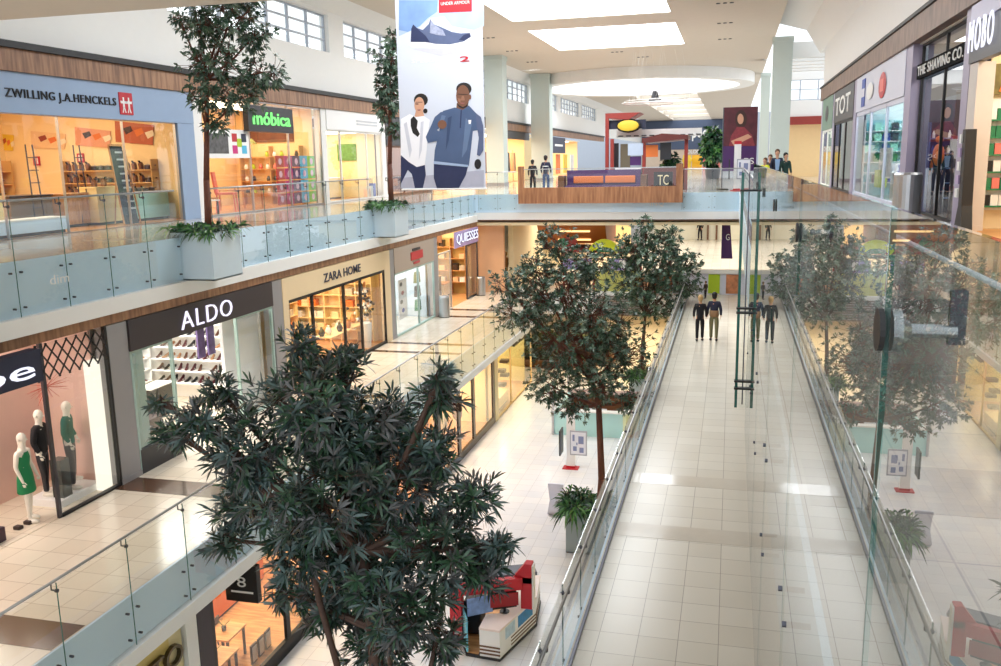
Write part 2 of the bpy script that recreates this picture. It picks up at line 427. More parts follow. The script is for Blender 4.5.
# ---- columns
def column(u0, u1, Y, d, lab, m=None):
    a = ony(u0, 120, Y); b = ony(u1, 120, Y); t = MB().use(m or mat('pale_green_render', (196, 208, 204), .6, var=.02))
    t.box(a[0], b[0], Y, Y+d, L2, CE-.01); t.use(greyp).box(a[0]-.03, b[0]+.03, Y-.03, Y+d+.03, L2+.001, L2+.2)
    t.use(m or mat('pale_green_render', (0, 0, 0))).box(a[0]-.05, b[0]+.05, Y-.05, Y+d+.05, CE-.3, CE-.011)
    o = t.build('column'); tag(o, lab, 'column'); return o
column(485.5, 503, 58.5, 1.2, 'nearer of the two pale green square columns by the left clerestory')
column(531, 549.5, 72, 1.3, 'farther pale green square column by the left clerestory windows')
column(771, 790, 56.5, 1.1, 'wide pale column standing at the end of the right-hand shops')
column(760, 769, 80, 1.0, 'slim pale column far off behind the wide one on the right')

# ---- glass balustrades
def balustrade(name, lab, fixed, a0, a1, zf, zb, zt, step, inner, axis='y', g=glassg, studrows=(), rail=.09, inset=0.0, cat='balustrade'):
    """glass run at coordinate `fixed` from a0 to a1; inner = +1/-1 side on which the handrail sits"""
    root = thing(name, (fixed, (a0+a1)/2, zf) if axis == 'y' else ((a0+a1)/2, fixed, zf), lab, cat)
    n = max(1, round((a1-a0)/step)); st = (a1-a0)/n
    def bx(mb, f0, f1, b0, b1, z0, z1):
        return mb.box(f0, f1, b0, b1, z0, z1) if axis == 'y' else mb.box(b0, b1, f0, f1, z0, z1)
    def pt(f, b, z): return (f, b, z) if axis == 'y' else (b, f, z)
    for k in range(n):
        b0, b1 = a0+k*st+.006, a0+(k+1)*st-.006
        p = bx(MB().use(g), fixed-.008, fixed+.008, b0, b1, zb, zt)
        p.use(gedge); bx(p, fixed-.009, fixed+.009, b0-.002, b0+.002, zb, zt)
        po = p.build('glass_panel', None, root)
        for z in studrows:
            for b in (b0+.12, b1-.12): MB().tube(pt(fixed-inner*.03, b, z), pt(fixed+inner*.03, b, z), .02, n=8).build('stud', steeld, po)
        s = MB(); b = b0
        s.tube(pt(fixed, b, zt-.12), pt(fixed+inner*rail, b, zt-.12), .012).tube(pt(fixed+inner*rail, b, zt-.12), pt(fixed+inner*rail, b, zt-.03), .011)
        s.tube(pt(fixed-inner*.015, b, zt-.12), pt(fixed+inner*.02, b, zt-.12), .03, n=10)
        s.build('rail_bracket', steeld, root)
    MB().tube(pt(fixed+inner*rail, a0, zt-.015), pt(fixed+inner*rail, a1, zt-.015), .022, n=10).build('handrail', steel, root, smooth=True)
    return root
gx2 = XA2+.12
balustrade('glass_balustrade', 'upper left glass balustrade running from the foreground to the first tree planter', gx2, 3, 18.15, L2, -2.62, -.5, 1.25, -1, studrows=(-1.8, -2.45))
balustrade('glass_balustrade', 'upper left glass balustrade between the two planters', gx2, 19.5, 29.85, L2, -2.62, -.5, 1.25, -1, studrows=(-1.8, -2.45))
balustrade('glass_balustrade', 'upper left glass balustrade from the far planter to the bridge', gx2, 31.3, YB, L2, -2.62, -.5, 1.25, -1, studrows=(-1.8, -2.45))
gx1 = XA1+.12
balustrade('glass_balustrade', 'middle level glass balustrade on the left walkway edge', gx1, 5.0, 43.5, L1, -7.45, L1+1.0, 1.5, -1, studrows=(-6.85, -7.3))
balustrade('glass_balustrade', 'glass balustrade along the left side of the central walkway', XW-.1, 2.0, 43.5, L1, -7.3, L1+1.0, 1.5, 1, studrows=(-6.85, -7.2))
balustrade('glass_balustrade', 'glass balustrade on the left part of the bridge beside the wood parapet', YB-.12, -12.3, -10.3, L2, -2.4, -.5, 1.3, 1, 'x', studrows=(-1.8, -2.3))
balustrade('glass_balustrade', 'glass balustrade on the right part of the bridge below the standing banner', YB-.12, -2.3, .5, L2, -2.4, -.5, 1.4, 1, 'x', studrows=(-1.8, -2.3))
balustrade('glass_balustrade', 'distant glass balustrade along the right upper shops', .42, 12.6, YB-.2, L2, -2.4, -.5, 1.9, 1, studrows=(-1.8, -2.3))

# ---- the tall glass screen just right of the camera
C0 = .24
root = thing('glass_screen', (C0, 6, L2), 'tall frameless glass screen on the right with mirror-like reflections', 'glass screen')
seams = [-.4, 1.46, 3.33, 5.2, 7.06, 8.93, 10.8]
for k in range(len(seams)-1):
    b0, b1 = seams[k]+.004, seams[k+1]-.004
    p = MB().use(glassr).box(C0-.004, C0+.004, b0, b1, -3.3, -.08)
    p.use(gedge).box(C0-.0042, C0+.0042, b1-.003, b1+.001, -3.3, -.08)
    po = p.build('glass_panel', None, root)
    for z in (-1.72, -2.3):
        for b in (b0+.14, b1-.14): MB().tube((C0-.012, b, z), (.34, b, z), .012, n=8).build('stud', steeld, po)
    if k:
        s = MB(); b = seams[k]; zz = -.27
        s.use(black).tube((C0-.014, b, zz), (C0-.006, b, zz), .034, n=20)
        s.use(steel).tube((C0+.006, b, zz), (C0+.02, b, zz), .034, n=20).tube((C0+.02, b, zz), (C0+.035, b, zz), .022, .013, n=14).tube((C0+.035, b, zz), (C0+.1, b, zz), .011, n=12)
        s.use(steeld).box(C0+.088, C0+.112, b-.006, b+.006, zz-.02, -.205)
        s.build('rail_bracket', None, root, smooth=False)
MB().tube((C0+.1, .35, -.172), (C0+.1, 12.4, -.172), .0045, n=12).build('handrail', mat('satin_rail', (214, 216, 222), .45), root, smooth=True)
root = thing('glass_fin', (.16, 12, -3), 'narrow vertical glass fin with dark green edges and metal clamps', 'glass fin')
a = ony(739, 300, 12)[0]; b = ony(752, 300, 12)[0]
MB().use(glass).box(a, b, 12, 12.012, -3.35, -.2).build('glass_panel', None, root)
for q in (a, b): MB().box(q-.018, q+.018, 11.99, 12.03, -3.35, -.2).build('edge_profile', gedge, root)
MB().box((a+b)/2-.008, (a+b)/2+.008, 11.98, 12.0, -3.3, -.2).build('centre_rod', steeld, root)
for z in (-.43, -1.98, -2.04, -2.98, -3.08): MB().box(a-.03, b+.03, 11.96, 12.05, z-.012, z+.012).build('clamp', black, root)
# ================================================================= shops
nroom = [0]
def room(side, Xf, y0, y1, zf, zc, depth, wm, fm=None, power=60, col=(1, .86, .68), cm=None, backx=None):
    nroom[0] += 1; i = nroom[0]; s = -1 if side == 'left' else 1; xb = Xf+s*depth
    w = MB().box(xb, xb+s*.1, y0, y1, zf, zc).box(Xf+s*.36, xb, y0+.001, y0+.06, zf, zc).box(Xf+s*.36, xb, y1-.06, y1-.001, zf, zc)
    struct('wall_%s_shop_%d' % (side, i), w, wm)
    struct('ceiling_shop_%d' % i, MB().box(Xf+s*.14, xb, y0, y1, zc, zc+.1), cm or white)
    if fm: struct('floor_shop_%d' % i, MB().box(Xf, xb, y0, y1, zf-.02, zf+.012), fm)
    area('fill_light', (Xf+s*depth*.5, (y0+y1)/2, zc-.03), depth*.5, (y1-y0)*.8, power*(y1-y0)*.9, col)  # glowing panel added under the ceiling to light the shop
    return xb
def wpoly(name, px, X, m, parent=None, th=.02, face=1):
    pts = [onx(u, v, X) for u, v in px]
    return MB().prism([(p[1], p[2]) for p in pts], X, X+th*face, 'x').build(name, m, parent)
def shopfront(name, lab, X, ys, z0, z1, fm, fw=.05, g=shopglass, face=1, base=.0, bm=None, cat='shop window'):
    """framed glazing at X with uprights at ys"""
    r = thing(name, (X, (ys[0]+ys[-1])/2, z0), lab, cat)
    for y in ys: MB().box(X-.04, X+.04, y-fw/2, y+fw/2, z0, z1).build('upright', fm, r)
    MB().box(X-.04, X+.04, ys[0], ys[-1], z1-fw, z1).build('head_rail', fm, r)
    MB().box(X-.05, X+.05, ys[0], ys[-1], z0, z0+max(fw, base)).build('sill_rail', bm or fm, r)
    for a, b in zip(ys[:-1], ys[1:]):
        MB().box(X-.008, X+.008, a+fw/2, b-fw/2, z0+max(fw, base), z1-fw).build('glass_pane', g, r)
    return r
def pilaster(X, y0, y1, z0, z1, m, lab, face=1):
    o = MB().box(X-.3*face, X+.02*face, y0, y1, z0, z1).box(X-.3*face, X+.04*face, y0-.02, y1+.02, z0, z0+.12).build('pilaster', m)
    return tag(o, lab, 'pilaster')
def shelf_unit(lab, xb, y0, y1, z0, zs, depth, m, face=1, back=None, cat='shelves', group=None, ends=True):
    """shelves against the wall at xb opening towards face"""
    r = thing('display_shelf', (xb+face*depth/2, (y0+y1)/2, z0), lab, cat, group)
    x0, x1 = xb+.01*face, xb+depth*face
    if ends:
        for y in (y0, y1-.03): MB().box(x0, x1, y, y+.03, z0, zs[-1]+.35).build('side_panel', m, r)
    if back: MB().box(x0, x0+.02*face, y0, y1, z0, zs[-1]+.35).build('back_panel', back, r)
    for z in zs: MB().box(x0, x1, y0+.03, y1-.03, z-.025, z).build('shelf', m, r)
    return r
def endwall(lab, Y, x0, x1, z0, zs, m, protos, step, ilab, grp, back=None, div=0, depth=.4, fill=.9, cat='shelves', seed=1):
    """shelves across the far side wall of a shop, facing the viewer"""
    rr = random.Random(seed); r = thing('display_shelf', ((x0+x1)/2, Y-depth/2, z0), lab, cat)
    for z in zs: MB().box(x0+.03, x1-.03, Y-depth, Y, z-.03, z).build('shelf', m, r)
    for x in (x0, x1-.03): MB().box(x, x+.03, Y-depth, Y, z0, zs[-1]+.42).build('side_panel', m, r)
    xs = [x0+(x1-x0)*k/(div+1) for k in range(1, div+1)]
    for x in xs: MB().box(x-.02, x+.02, Y-depth+.01, Y, z0, zs[-1]+.42).build('divider', m, r)
    if back: MB().box(x0+.03, x1-.03, Y-.02, Y-.001, z0, zs[-1]+.42).build('back_panel', back, r)
    for z in zs:
        x = x0+step*.6
        while x < x1-step*.5:
            if rr.random() < fill and all(abs(x-q) > step*.45 for q in xs): rr.choice(protos)((x, Y-depth*.55, z+.001), -1.5708, ilab, grp)
            x += step
    return r
# ---- prototypes of merchandise (front faces +x, origin at the base)
def proto(name, parts, cat='goods', label='item', grp=None):
    first = None
    nm, mb, m = parts[0]
    o = mb.build(name, m, local=True); tag(o, label, cat, grp)
    for nm, mb, m in parts[1:]:
        c = mb.build(nm, m, local=True); c.parent = o
    return Placer(o)
def p_shoe(m, heel=0):
    b = MB()
    prof = [(-.13, .035+heel, .028, .09), (-.09, .03+heel*.8, .034, .10), (-.03, .02+heel*.4, .036, .075), (.04, .008, .042, .055), (.1, .008, .04, .04), (.14, .008, .018, .025)]
    n = 8; i0 = len(b.v)
    for (x, z, w, h) in prof:
        for k in range(n):
            t = 2*math.pi*k/n; b.v.append((x, w*math.cos(t), z+h/2+h/2*math.sin(t)))
    for j in range(len(prof)-1):
        for k in range(n): b.f.append((i0+j*n+k, i0+j*n+(k+1) % n, i0+(j+1)*n+(k+1) % n, i0+(j+1)*n+k)); b.m.append(0)
    b.mats = [m]
    b.f.append(tuple(i0+k for k in range(n))); b.m.append(0); b.f.append(tuple(i0+(len(prof)-1)*n+k for k in range(n))); b.m.append(0)
    if heel: b.tube((-.12, 0, 0), (-.115, 0, .05+heel), .008, .02, 8)
    b.box(-.03, .13, -.035, .035, 0, .012)
    return b
def p_bag(m): return MB().prism([(-.16, 0), (.16, 0), (.13, .22), (-.13, .22)], -.06, .06, 'x')
def ring_path(b, c, r, rz, t0, t1, n=10, rad=.008, plane='yz'):
    pts = []
    for k in range(n+1):
        t = t0+(t1-t0)*k/n
        pts.append((c[0], c[1]+r*math.cos(t), c[2]+rz*math.sin(t)) if plane == 'yz' else (c[0]+r*math.cos(t), c[1], c[2]+rz*math.sin(t)))
    return b.path(pts, [rad]*len(pts), 6)
shoes = [mat('shoe_black', (30, 28, 32), .35), mat('shoe_brown', (92, 56, 40), .4), mat('shoe_plum', (84, 30, 38), .35), mat('shoe_tan', (176, 130, 92), .45), mat('shoe_white', (222, 220, 214), .4)]

# ---------------- upper left 1: cookware shop with the blue-grey front
xb = room('left', XS2, 6, 25.25, L2, 2.3, 7.2, mat('shop_cream', (250, 222, 168), .7, var=.03), woodf, 40, (1, .8, .55))
o = thing('shop_fascia', (XS2, 16, 1.33), 'long blue-grey shop sign board with black capital letters and a red square emblem', 'shop sign')
MB().box(XS2-.1, XS2+.06, 10.4, 25.25, 1.36, 2.315).build('fascia_board', bluegrey, o)
text('lettering', 'ZWILLING J.A.HENCKELS', (17.7, 21.6, 1.66, 1.93), XS2+.075, '+x', black, o, .03, 0, 1.12)
MB().box(XS2+.06, XS2+.085, 21.74, 22.3, 1.5, 2.1).build('emblem_plate', red, o)
e = MB()
for s in (-1, 1):
    yc = 22.02+s*.11
    e.prism([(yc-.03, 1.87), (yc+.03, 1.87), (yc+.03, 1.97), (yc-.03, 1.97)], XS2+.085, XS2+.09, 'x')
    e.prism([(yc-.04, 1.68), (yc+.04, 1.68), (yc+.03, 1.86), (yc-.03, 1.86)], XS2+.085, XS2+.09, 'x')
    e.prism([(yc-.08, 1.55), (yc-.04, 1.55), (yc+.01, 1.7), (yc-.03, 1.7)], XS2+.085, XS2+.09, 'x').prism([(yc+.08, 1.55), (yc+.04, 1.55), (yc-.01, 1.7), (yc+.03, 1.7)], XS2+.085, XS2+.09, 'x')
    e.prism([(yc-.12, 1.8), (yc+.12, 1.8), (yc+.14, 1.87), (yc-.14, 1.87)], XS2+.0855, XS2+.0905, 'x')
e.build('emblem_figures', white, o)
o = MB().box(XS2-.12, XS2+.05, 24.4, 25.25, L2+.002, 1.355).build('shop_jamb'); o.data.materials.append(bluegrey)
tag(o, 'broad blue-grey panel closing the right end of the cookware shop window', 'pilaster')
pilaster(XS2, 25.28, 25.75, L2, 2.31, white, 'narrow white pilaster between the cookware shop and the furniture shop')
shopfront('shop_window', 'wide frameless glazing of the cookware shop on the upper left', XS2-.05, [6, 9.2, 12.4, 15.6, 17.4, 19.4, 21.9, 24.35], L2+.002, 1.35, steel, .012)
pw = xb+.012
def epoly(name, px, Y, m, parent=None, th=.02):
    pts = [ony(u, v, Y) for u, v in px]
    return MB().prism([(p[0], p[2]) for p in pts], Y-th, Y, 'y').build(name, m, parent)
PC = [((0, 134), (14, 135), (13, 151), (0, 150), 'yellow food poster at the left edge', yellow, (170, 80, 30)),
      ((31, 131), (66, 134), (65, 149), (32, 148), 'poster of chopped vegetables on cream', mat('po2', (240, 200, 150)), (150, 60, 30)),
      ((75, 127), (111, 131), (110, 148), (76, 145), 'poster of dark knives on a pink plate', mat('po3', (226, 160, 130)), (50, 40, 40)),
      ((115, 121), (154, 125), (153, 145), (116, 142), 'brick-red poster of meat and a knife', mat('po4', (190, 96, 60)), (70, 30, 30))]
for a, b, c, d, lab, m, dk in PC:
    r = thing('food_poster', ony(d[0], d[1], 25.17), lab+' inside the cookware shop', 'poster', 'food posters')
    epoly('poster_sheet', [a, b, c, d], 25.17, m, r)
    w_, h_ = b[0]-a[0], d[1]-a[1]
    dm_ = mat('print_%d' % dk[0], dk)
    for q in range(3):
        ux = a[0]+w_*(.2+.28*q); uy = a[1]+h_*(.35+.2*((q*7) % 3)/2)
        epoly('printed_shape', [(ux, uy), (ux+w_*.2, uy-h_*.12), (ux+w_*.26, uy+h_*.12), (ux+w_*.08, uy+h_*.3)], 25.148, [dm_, orange, mat('print_cream', (240, 226, 200))][q], r, .003)
for u, v in ((2, 163), (37, 161), (81, 158), (122, 156)):
    p = ony(u, v, 25.17); r = MB().box(p[0]-.13, p[0]+.13, 25.14, 25.17, p[2]-.15, p[2]+.15).build('emblem_sign', red)
    tag(r, 'small red square emblem sign on the cream end wall of the cookware shop', 'sign', 'red emblem signs')
    MB().box(p[0]-.07, p[0]-.02, 25.135, 25.14, p[2]-.1, p[2]+.1).box(p[0]+.02, p[0]+.07, 25.135, 25.14, p[2]-.1, p[2]+.1).build('emblem_figures', white, r)
# shelves with pans and knife blocks
p_pan = proto('saucepan', [('saucepan', MB().lathe((0, 0, 0), [(0, 0), (.11, 0), (.12, .02), (.12, .13), (.115, .13), (.11, .02), (0, .02)], 16), steeld),
    ('handle', MB().tube((0, .12, .11), (0, .3, .13), .012, .014), black), ('lid', MB().lathe((0, 0, .13), [(.12, 0), (.08, .025), (.02, .03), (.015, .05), (0, .05)], 14), steel)], 'saucepan')
kb = MB().prism([(-.06, 0), (.06, 0), (.09, .18), (.0, .24), (-.06, .16)], -.05, .05, 'y')
kh = MB()
for k in range(5): kh.tube((.03+.005*(k % 2), -.035+.017*k, .19), (.1, -.035+.017*k, .28), .009, .011, 6)
p_knife = proto('knife_block', [('knife_block', kb, wood_mat('block_wood', (90, 54, 30), (130, 84, 50))), ('knife_handle', kh, black)], 'knife block')
for (ya, yb, zs, lab) in ((19.8, 22.6, (.0, -.42, -.85), 'low display shelves with dark pans near the left edge'), (22.9, 26.6 if False else 24.9, (.0, -.42, -.85), 'middle display shelves with knife blocks')):
    shelf_unit(lab+' in the cookware shop', xb, ya, yb, L2+.012, sorted(zs), .45, mat('light_oak', (214, 170, 110), .5), cat='shelves')
    for z in zs:
        y = ya+.25
        while y < yb-.3:
            (p_pan if (z > -.3) == (ya < 20) else p_knife)((xb+.22, y, z), 0, 'dark pan or pot on the wall shelves of the cookware shop' if (z > -.3) == (ya < 20) else 'wooden knife block on the wall shelves of the cookware shop', 'cookware on the wall shelves')
            y += .33
xq = XS2-1.1
r = thing('display_shelf', (-19, 25, L2+.012), 'long shelves of pans and knife blocks on the end wall of the cookware shop', 'shelves')
for z in (-.02, -.42, -.82):
    MB().box(-21.3, -17.9, 24.78, 25.17, z-.03, z).build('shelf', mat('light_oak', (0, 0, 0)), r)
    for q in range(13):
        (p_pan if (q//4+int(z*10)) % 2 else p_knife)((-21.15+q*.25, 24.97, z), -1.57, 'dark pan or pot on the long end wall shelves of the cookware shop' if (q//4+int(z*10)) % 2 else 'wooden knife block on the long end wall shelves of the cookware shop', 'cookware on the end wall')
for x in (-21.3, -17.93): MB().box(x, x+.03, 24.78, 25.17, L2+.012, .3).build('side_panel', mat('light_oak', (0, 0, 0)), r)
def counter(lab, x0, x1, y0, y1, z0, h, m, top, name='display_counter', cat='counter'):
    o = MB().box(x0, x1, y0, y1, z0+.08, z0+h-.04).build(name, m); tag(o, lab, cat)
    o.location.z = z0+.08+EYE
    MB().box(x0+.04, x1-.04, y0+.04, y1-.04, z0, z0+.08).build('plinth', black, o)
    MB().box(x0-.03, x1+.03, y0-.03, y1+.03, z0+h-.04, z0+h).build('counter_top', top, o)
    return o
ivory = mat('ivory_laminate', (246, 224, 160), .4)
counter('ivory counter at the left edge of the cookware shop window', -18.4, -17.6, 16.9, 18.4, L2+.012, 1.0, ivory, ivory)
counter('low pale aqua table in front of the ivory counter in the cookware shop', -17.4, -16.85, 16.6, 19.6, L2+.012, .42, paleblue, white)
counter('grey-brown kitchen island block in the cookware shop', -19.2, -18.2, 19.2, 20.7, L2+.012, .95, mat('greybrown', (120, 100, 80)), steeld)
counter('brown wooden checkout counter in the middle of the cookware shop', -18.8, -18.0, 20.9, 21.9, L2+.012, .95, woodf, woodf)
counter('tall ivory counter left of the blackboard in the cookware shop', -18.3, -17.7, 21.9, 23.0, L2+.012, 1.1, ivory, ivory)
counter('pale aqua display cabinet right of the blackboard in the cookware shop', -18.2, -17.6, 23.6, 25.1, L2+.012, .9, mat('aqua', (170, 220, 210)), white)
for k, y in enumerate((17.1, 17.5, 17.9)): p_pan((-18.0, y, L2+1.012), 0, 'dark pan on the ivory counter at the left edge of the cookware shop', 'pans on the ivory counter')
for k, y in enumerate((23.75, 24.05, 24.4, 24.7)): p_pan((-17.9, y, L2+.912), 0, 'small dark pot on the pale aqua cabinet in the cookware shop', 'pots on the aqua cabinet', scale=.8)
for k, y in enumerate((22.2, 22.6)): p_knife((-18.0, y, L2+1.112), 0, 'knife block on the tall ivory counter in the cookware shop', 'knife blocks on the ivory counter')
p_apple = proto('red_pot', [('red_pot', MB().lathe((0, 0, 0), [(0, 0), (.1, 0), (.13, .05), (.13, .15), (0, .18)], 14), red), ('lid_knob', MB().ball((0, 0, .2), .025), steel)], 'pot')
p_apple((-17.1, 17.0, L2+.432), 0, 'red casserole on the aqua table at the left edge'); p_apple((-17.1, 17.35, L2+.432), 0, 'second red casserole on the low aqua table, right of the first')
# blackboard easel
r = thing('blackboard_sign', (-17.0, 22.1, L2+.012), 'tall black chalkboard leaning in a wooden frame in the cookware shop window', 'blackboard')
MB().prism([(22.1, L2+.02), (22.75, L2+.02), (22.3, 1.0-.35), (21.75, 1.0-.35)], -17.06, -17.02, 'x').build('board', mat('chalkboard', (46, 56, 62), .8, var=.3, scale=30), r)
f_ = MB()
for a, b in (((22.06, L2+.02), (21.7, .68)), ((22.8, L2+.02), (22.36, .68)), ((21.7, .68), (22.36, .68))): f_.tube((-17.0, *a), (-17.0, *b), .025, n=4)
f_.build('board_frame', woodf, r); MB().tube((-17.05, 22.1, .6), (-17.5, 22.3, L2+.012), .02).build('rear_leg', woodf, r)
chk = MB()
for k in range(9):
    z = .45-.2*k; yy = 21.95+.045*k+.03; chk.box(-17.02, -17.015, yy, yy+.3+.1*((k*5) % 3)/3, z, z+.05)
chk.build('chalk_writing', mat('chalk', (190, 196, 196), .9), r)
for k, (u, v) in enumerate(((33, 156), (80, 156))):
    p = onx(u, v, -18.0); r = thing('step_ladder', (-18.0, p[1], L2+.012), ['steel ladder standing behind the left pan shelves', 'steel ladder standing behind the middle knife shelves'][k], 'ladder')
    for s in (-.12, .12): MB().tube((-18.0, p[1]+s*1.5, L2+.012), (-18.1, p[1]+s, p[2]+.3), .018).build('rail', steeld, r)
    for q in range(6): z = L2+.3+.33*q; MB().tube((-18.02, p[1]-.16, z), (-18.02, p[1]+.16, z), .012).build('rung', steeld, r)
# ---------------- upper left 2: furniture shop
xb = room('left', XS2, 25.8, 34.4, L2, 2.3, 4.0, warmw, woodf, 36, (1, .78, .52))
shopfront('shop_window', 'tall glazing of the furniture shop with the green lettering', XS2-.05, [25.8, 28.7, 31.6, 34.4], L2+.002, 2.3, steel, .05)
o = thing('shop_sign', (XS2+.1, 29.9, 1.2), 'black sign box with glowing green lettering over the furniture shop', 'shop sign')
MB().box(XS2+.02, XS2+.22, 28.3, 31.6, 1.22, 2.12).build('sign_box', charcoal, o)
text('lettering', 'móbica', (28.6, 31.35, 1.46, 1.93), XS2+.235, '+x', emit('green_glow', (120, 230, 120), 1.3), o, .03, .012)
r = thing('window_print', (XS2+.02, 27.2, .3), 'white window print with black furniture picture and coloured squares', 'poster')
MB().box(XS2-.035, XS2-.02, 25.9, 28.65, .3, 1.26).build('print_sheet', paving, r)
MB().box(XS2-.02, XS2-.015, 26.1, 27.3, .45, 1.1).build('printed_picture', mat('bw_print', (90, 90, 92), .6, var=.9, scale=7), r)
for k, c in enumerate((red, navy, lime, magenta, cyan)):
    yy, zz = ((27.55, .85), (28.15, .85), (27.85, .68), (27.55, .45), (28.15, .45))[k]
    MB().box(XS2-.02, XS2-.014, yy, yy+.32, zz, zz+.28).build('coloured_square', c, r)
r = thing('coloured_panel_screen', (XS2-.3, 32.6, L2), 'see-through screen of pink, purple, blue and green panels in the furniture shop window', 'panel screen')
pcols = [red, magenta, purple, cyan, mat('leafgreen', (120, 200, 70))]
for a in range(5):
    for b in range(4):
        y0 = 30.95+a*.66; z0 = -1.5+b*.48
        MB().box(XS2-.3, XS2-.27, y0+.02, y0+.62, z0+.02, z0+.45).build('panel', [pcols[a], pcols[a], pcols[(a+1) % 5 if b == 1 else a]][b % 3], r)
        MB().lathe((XS2-.26, y0+.32, z0+.23), [(0, 0)], 3) if False else MB().ball((XS2-.265, y0+.32, z0+.23), .006, .13, .13, 12, 6).build('round_print', mat('pink_print', (236, 190, 210)), r)
def chair(name, lab, loc, rz, m, lm, grp=None, s=1):
    r = thing(name, loc, lab, 'chair', grp, rz); r.scale = (s, s, s)
    def lb(mb, nm, mm): o = mb.build(nm, mm, local=True); o.parent = r
    lb(MB().box(-.22, .22, -.22, .22, .42, .47), 'seat', m)
    lb(MB().prism([(-.2, .47), (-.24, .47), (-.3, .95), (-.26, .95)], -.2, .2, 'y'), 'backrest', m)
    for sx in (-1, 1):
        for sy in (-1, 1): lb(MB().tube((sx*.19, sy*.19, .42), (sx*.22, sy*.22, 0), .02, .014), 'leg', lm)
    return r
pinkm = mat('coral_pink', (230, 120, 110), .5)
chair('bar_chair', 'coral pink wooden chair in the furniture shop window', (-17.4, 28.2, L2+.012), .4, pinkm, pinkm, s=1.5)
chair('dining_chair', 'pale wooden chair beside the coral pink one in the furniture shop', (-17.6, 27.3, L2+.012), -.5, woodf, woodf, s=1.2)
def table(name, lab, loc, lx, ly, h, m, lm):
    r = thing(name, loc, lab, 'table')
    def lb(mb, nm, mm): o = mb.build(nm, mm, local=True); o.parent = r
    lb(MB().box(-lx/2, lx/2, -ly/2, ly/2, h-.04, h), 'table_top', m)
    for sx in (-1, 1):
        for sy in (-1, 1): lb(MB().box(sx*(lx/2-.06)-.025, sx*(lx/2-.06)+.025, sy*(ly/2-.06)-.025, sy*(ly/2-.06)+.025, 0, h-.04), 'leg', lm)
    return r
table('display_table', 'wooden dining table in the middle of the furniture shop', (-18.0, 30.2, L2+.012), .9, 1.8, .76, woodf, woodf)
table('side_table', 'low white table at the left of the furniture shop window', (-17.4, 26.65, L2+.012), .7, 1.1, .5, white, black)
o = MB().ball((-17.3, 26.5, L2+1.2), .3, .35, .5, 14, 10).build('egg_chair', purple, smooth=True); tag(o, 'dark purple round hanging seat behind the tree trunk in the furniture shop', 'chair')
MB().tube((-17.3, 26.5, L2+1.65), (-17.3, 26.5, 2.28), .012).build('rope', black, o)
for k, (y, s) in enumerate(((30.0, .2), (31.0, .24), (30.5, .18))):
    o = MB().lathe((-17.9, y, .85), [(.02, .2), (.05, .2), (s, 0), (s-.01, 0), (.04, .18)], 18).build('pendant_lamp', [black, mat('olive_shade', (150, 150, 60)), woodf][k])
    tag(o, ['black', 'olive', 'wooden'][k]+' pendant lamp hanging in the furniture shop', 'lamp'); MB().tube((-17.9, y, 1.05), (-17.9, y, 2.29), .006).build('cord', black, o)
p_jar = [proto('jar', [('jar', MB().lathe((0, 0, 0), [(0, 0), (.07, 0), (.09, .08), (.05, .18), (.06, .2), (0, .2)], 14), c), ('jar_lid', MB().lathe((0, 0, .2), [(.055, 0), (.05, .03), (0, .035)], 12), woodf)], 'jar') for c in (charcoal, white, pinkm, lime)]
endwall('oak shelves of jars across the end wall of the furniture shop', 34.3, -20.2, -17.4, L2+.012, (-1.1, -.6, -.1, .4), mat('oak_shelf', (200, 150, 96), .5), p_jar, .34, 'small jar on the end wall shelves of the furniture shop', 'jars in the furniture shop', None, 1, .35, .8)
o = MB().box(-20.0, -17.8, 34.28, 34.33, 1.0, 1.8).build('wall_picture', mat('dark_wood_print', (110, 70, 50), .6, var=.6, scale=3)); tag(o, 'wide dark picture above the end wall shelves of the furniture shop', 'picture')
# ---------------- upper left 3: white-fronted shop
xb = room('left', XS2, 34.9, 41.0, L2, 1.5, 4.0, mat('pale_yellow_wall', (244, 226, 170), .7), woodf, 30, (1, .88, .66))
o = thing('shop_fascia', (XS2, 38, 1.45), 'plain white shop sign board with faint grey lettering', 'shop sign')
MB().box(XS2-.1, XS2+.06, 34.9, 41.0, 1.48, 2.315).build('fascia_board', paving, o)
[MB().box(XS2+.06, XS2+.08, 38.0, 40.4, z, z+.07).build('faint_line', mat('faint_grey', (196, 198, 204)), o) for z in (1.9, 1.76)]
pilaster(XS2, 34.42, 34.88, L2, 2.31, white, 'white pilaster between the green-lettered shop and the white-fronted shop')
pilaster(XS2, 41.0, 41.5, L2, 2.31, white, 'white pilaster at the far side of the white-fronted upper shop')
shopfront('shop_window', 'glazing of the white-fronted upper shop', XS2-.05, [34.9, 36.3, 39.2, 41.0], L2+.002, 1.48, white, .08)
counter('long pale counter inside the white-fronted upper shop', -19.0, -18.3, 36, 40.2, L2+.012, 1.0, ivory, white)
o = MB().box(-18.9, -17.9, 40.88, 40.92, .2, 1.0).build('green_poster'); o.data.materials.append(mat('plant_print', (110, 150, 80), .6, var=.8, scale=8)); tag(o, 'square green leaf picture in the white-fronted upper shop', 'poster')
r = thing('coat_stand', (-17.6, 36.2, L2+.012), 'thin dark stand with a black bag in the white-fronted upper shop', 'stand')
MB().tube((-17.6, 36.2, L2+.012), (-17.6, 36.2, .7), .025).build('pole', black, r); MB().box(-17.75, -17.45, 36.0, 36.45, -1.0, -.65).build('hanging_bag', black, r); MB().lathe((-17.6, 36.2, L2+.012), [(0, .03), (.22, .02), (.22, 0)], 16).build('base', black, r)
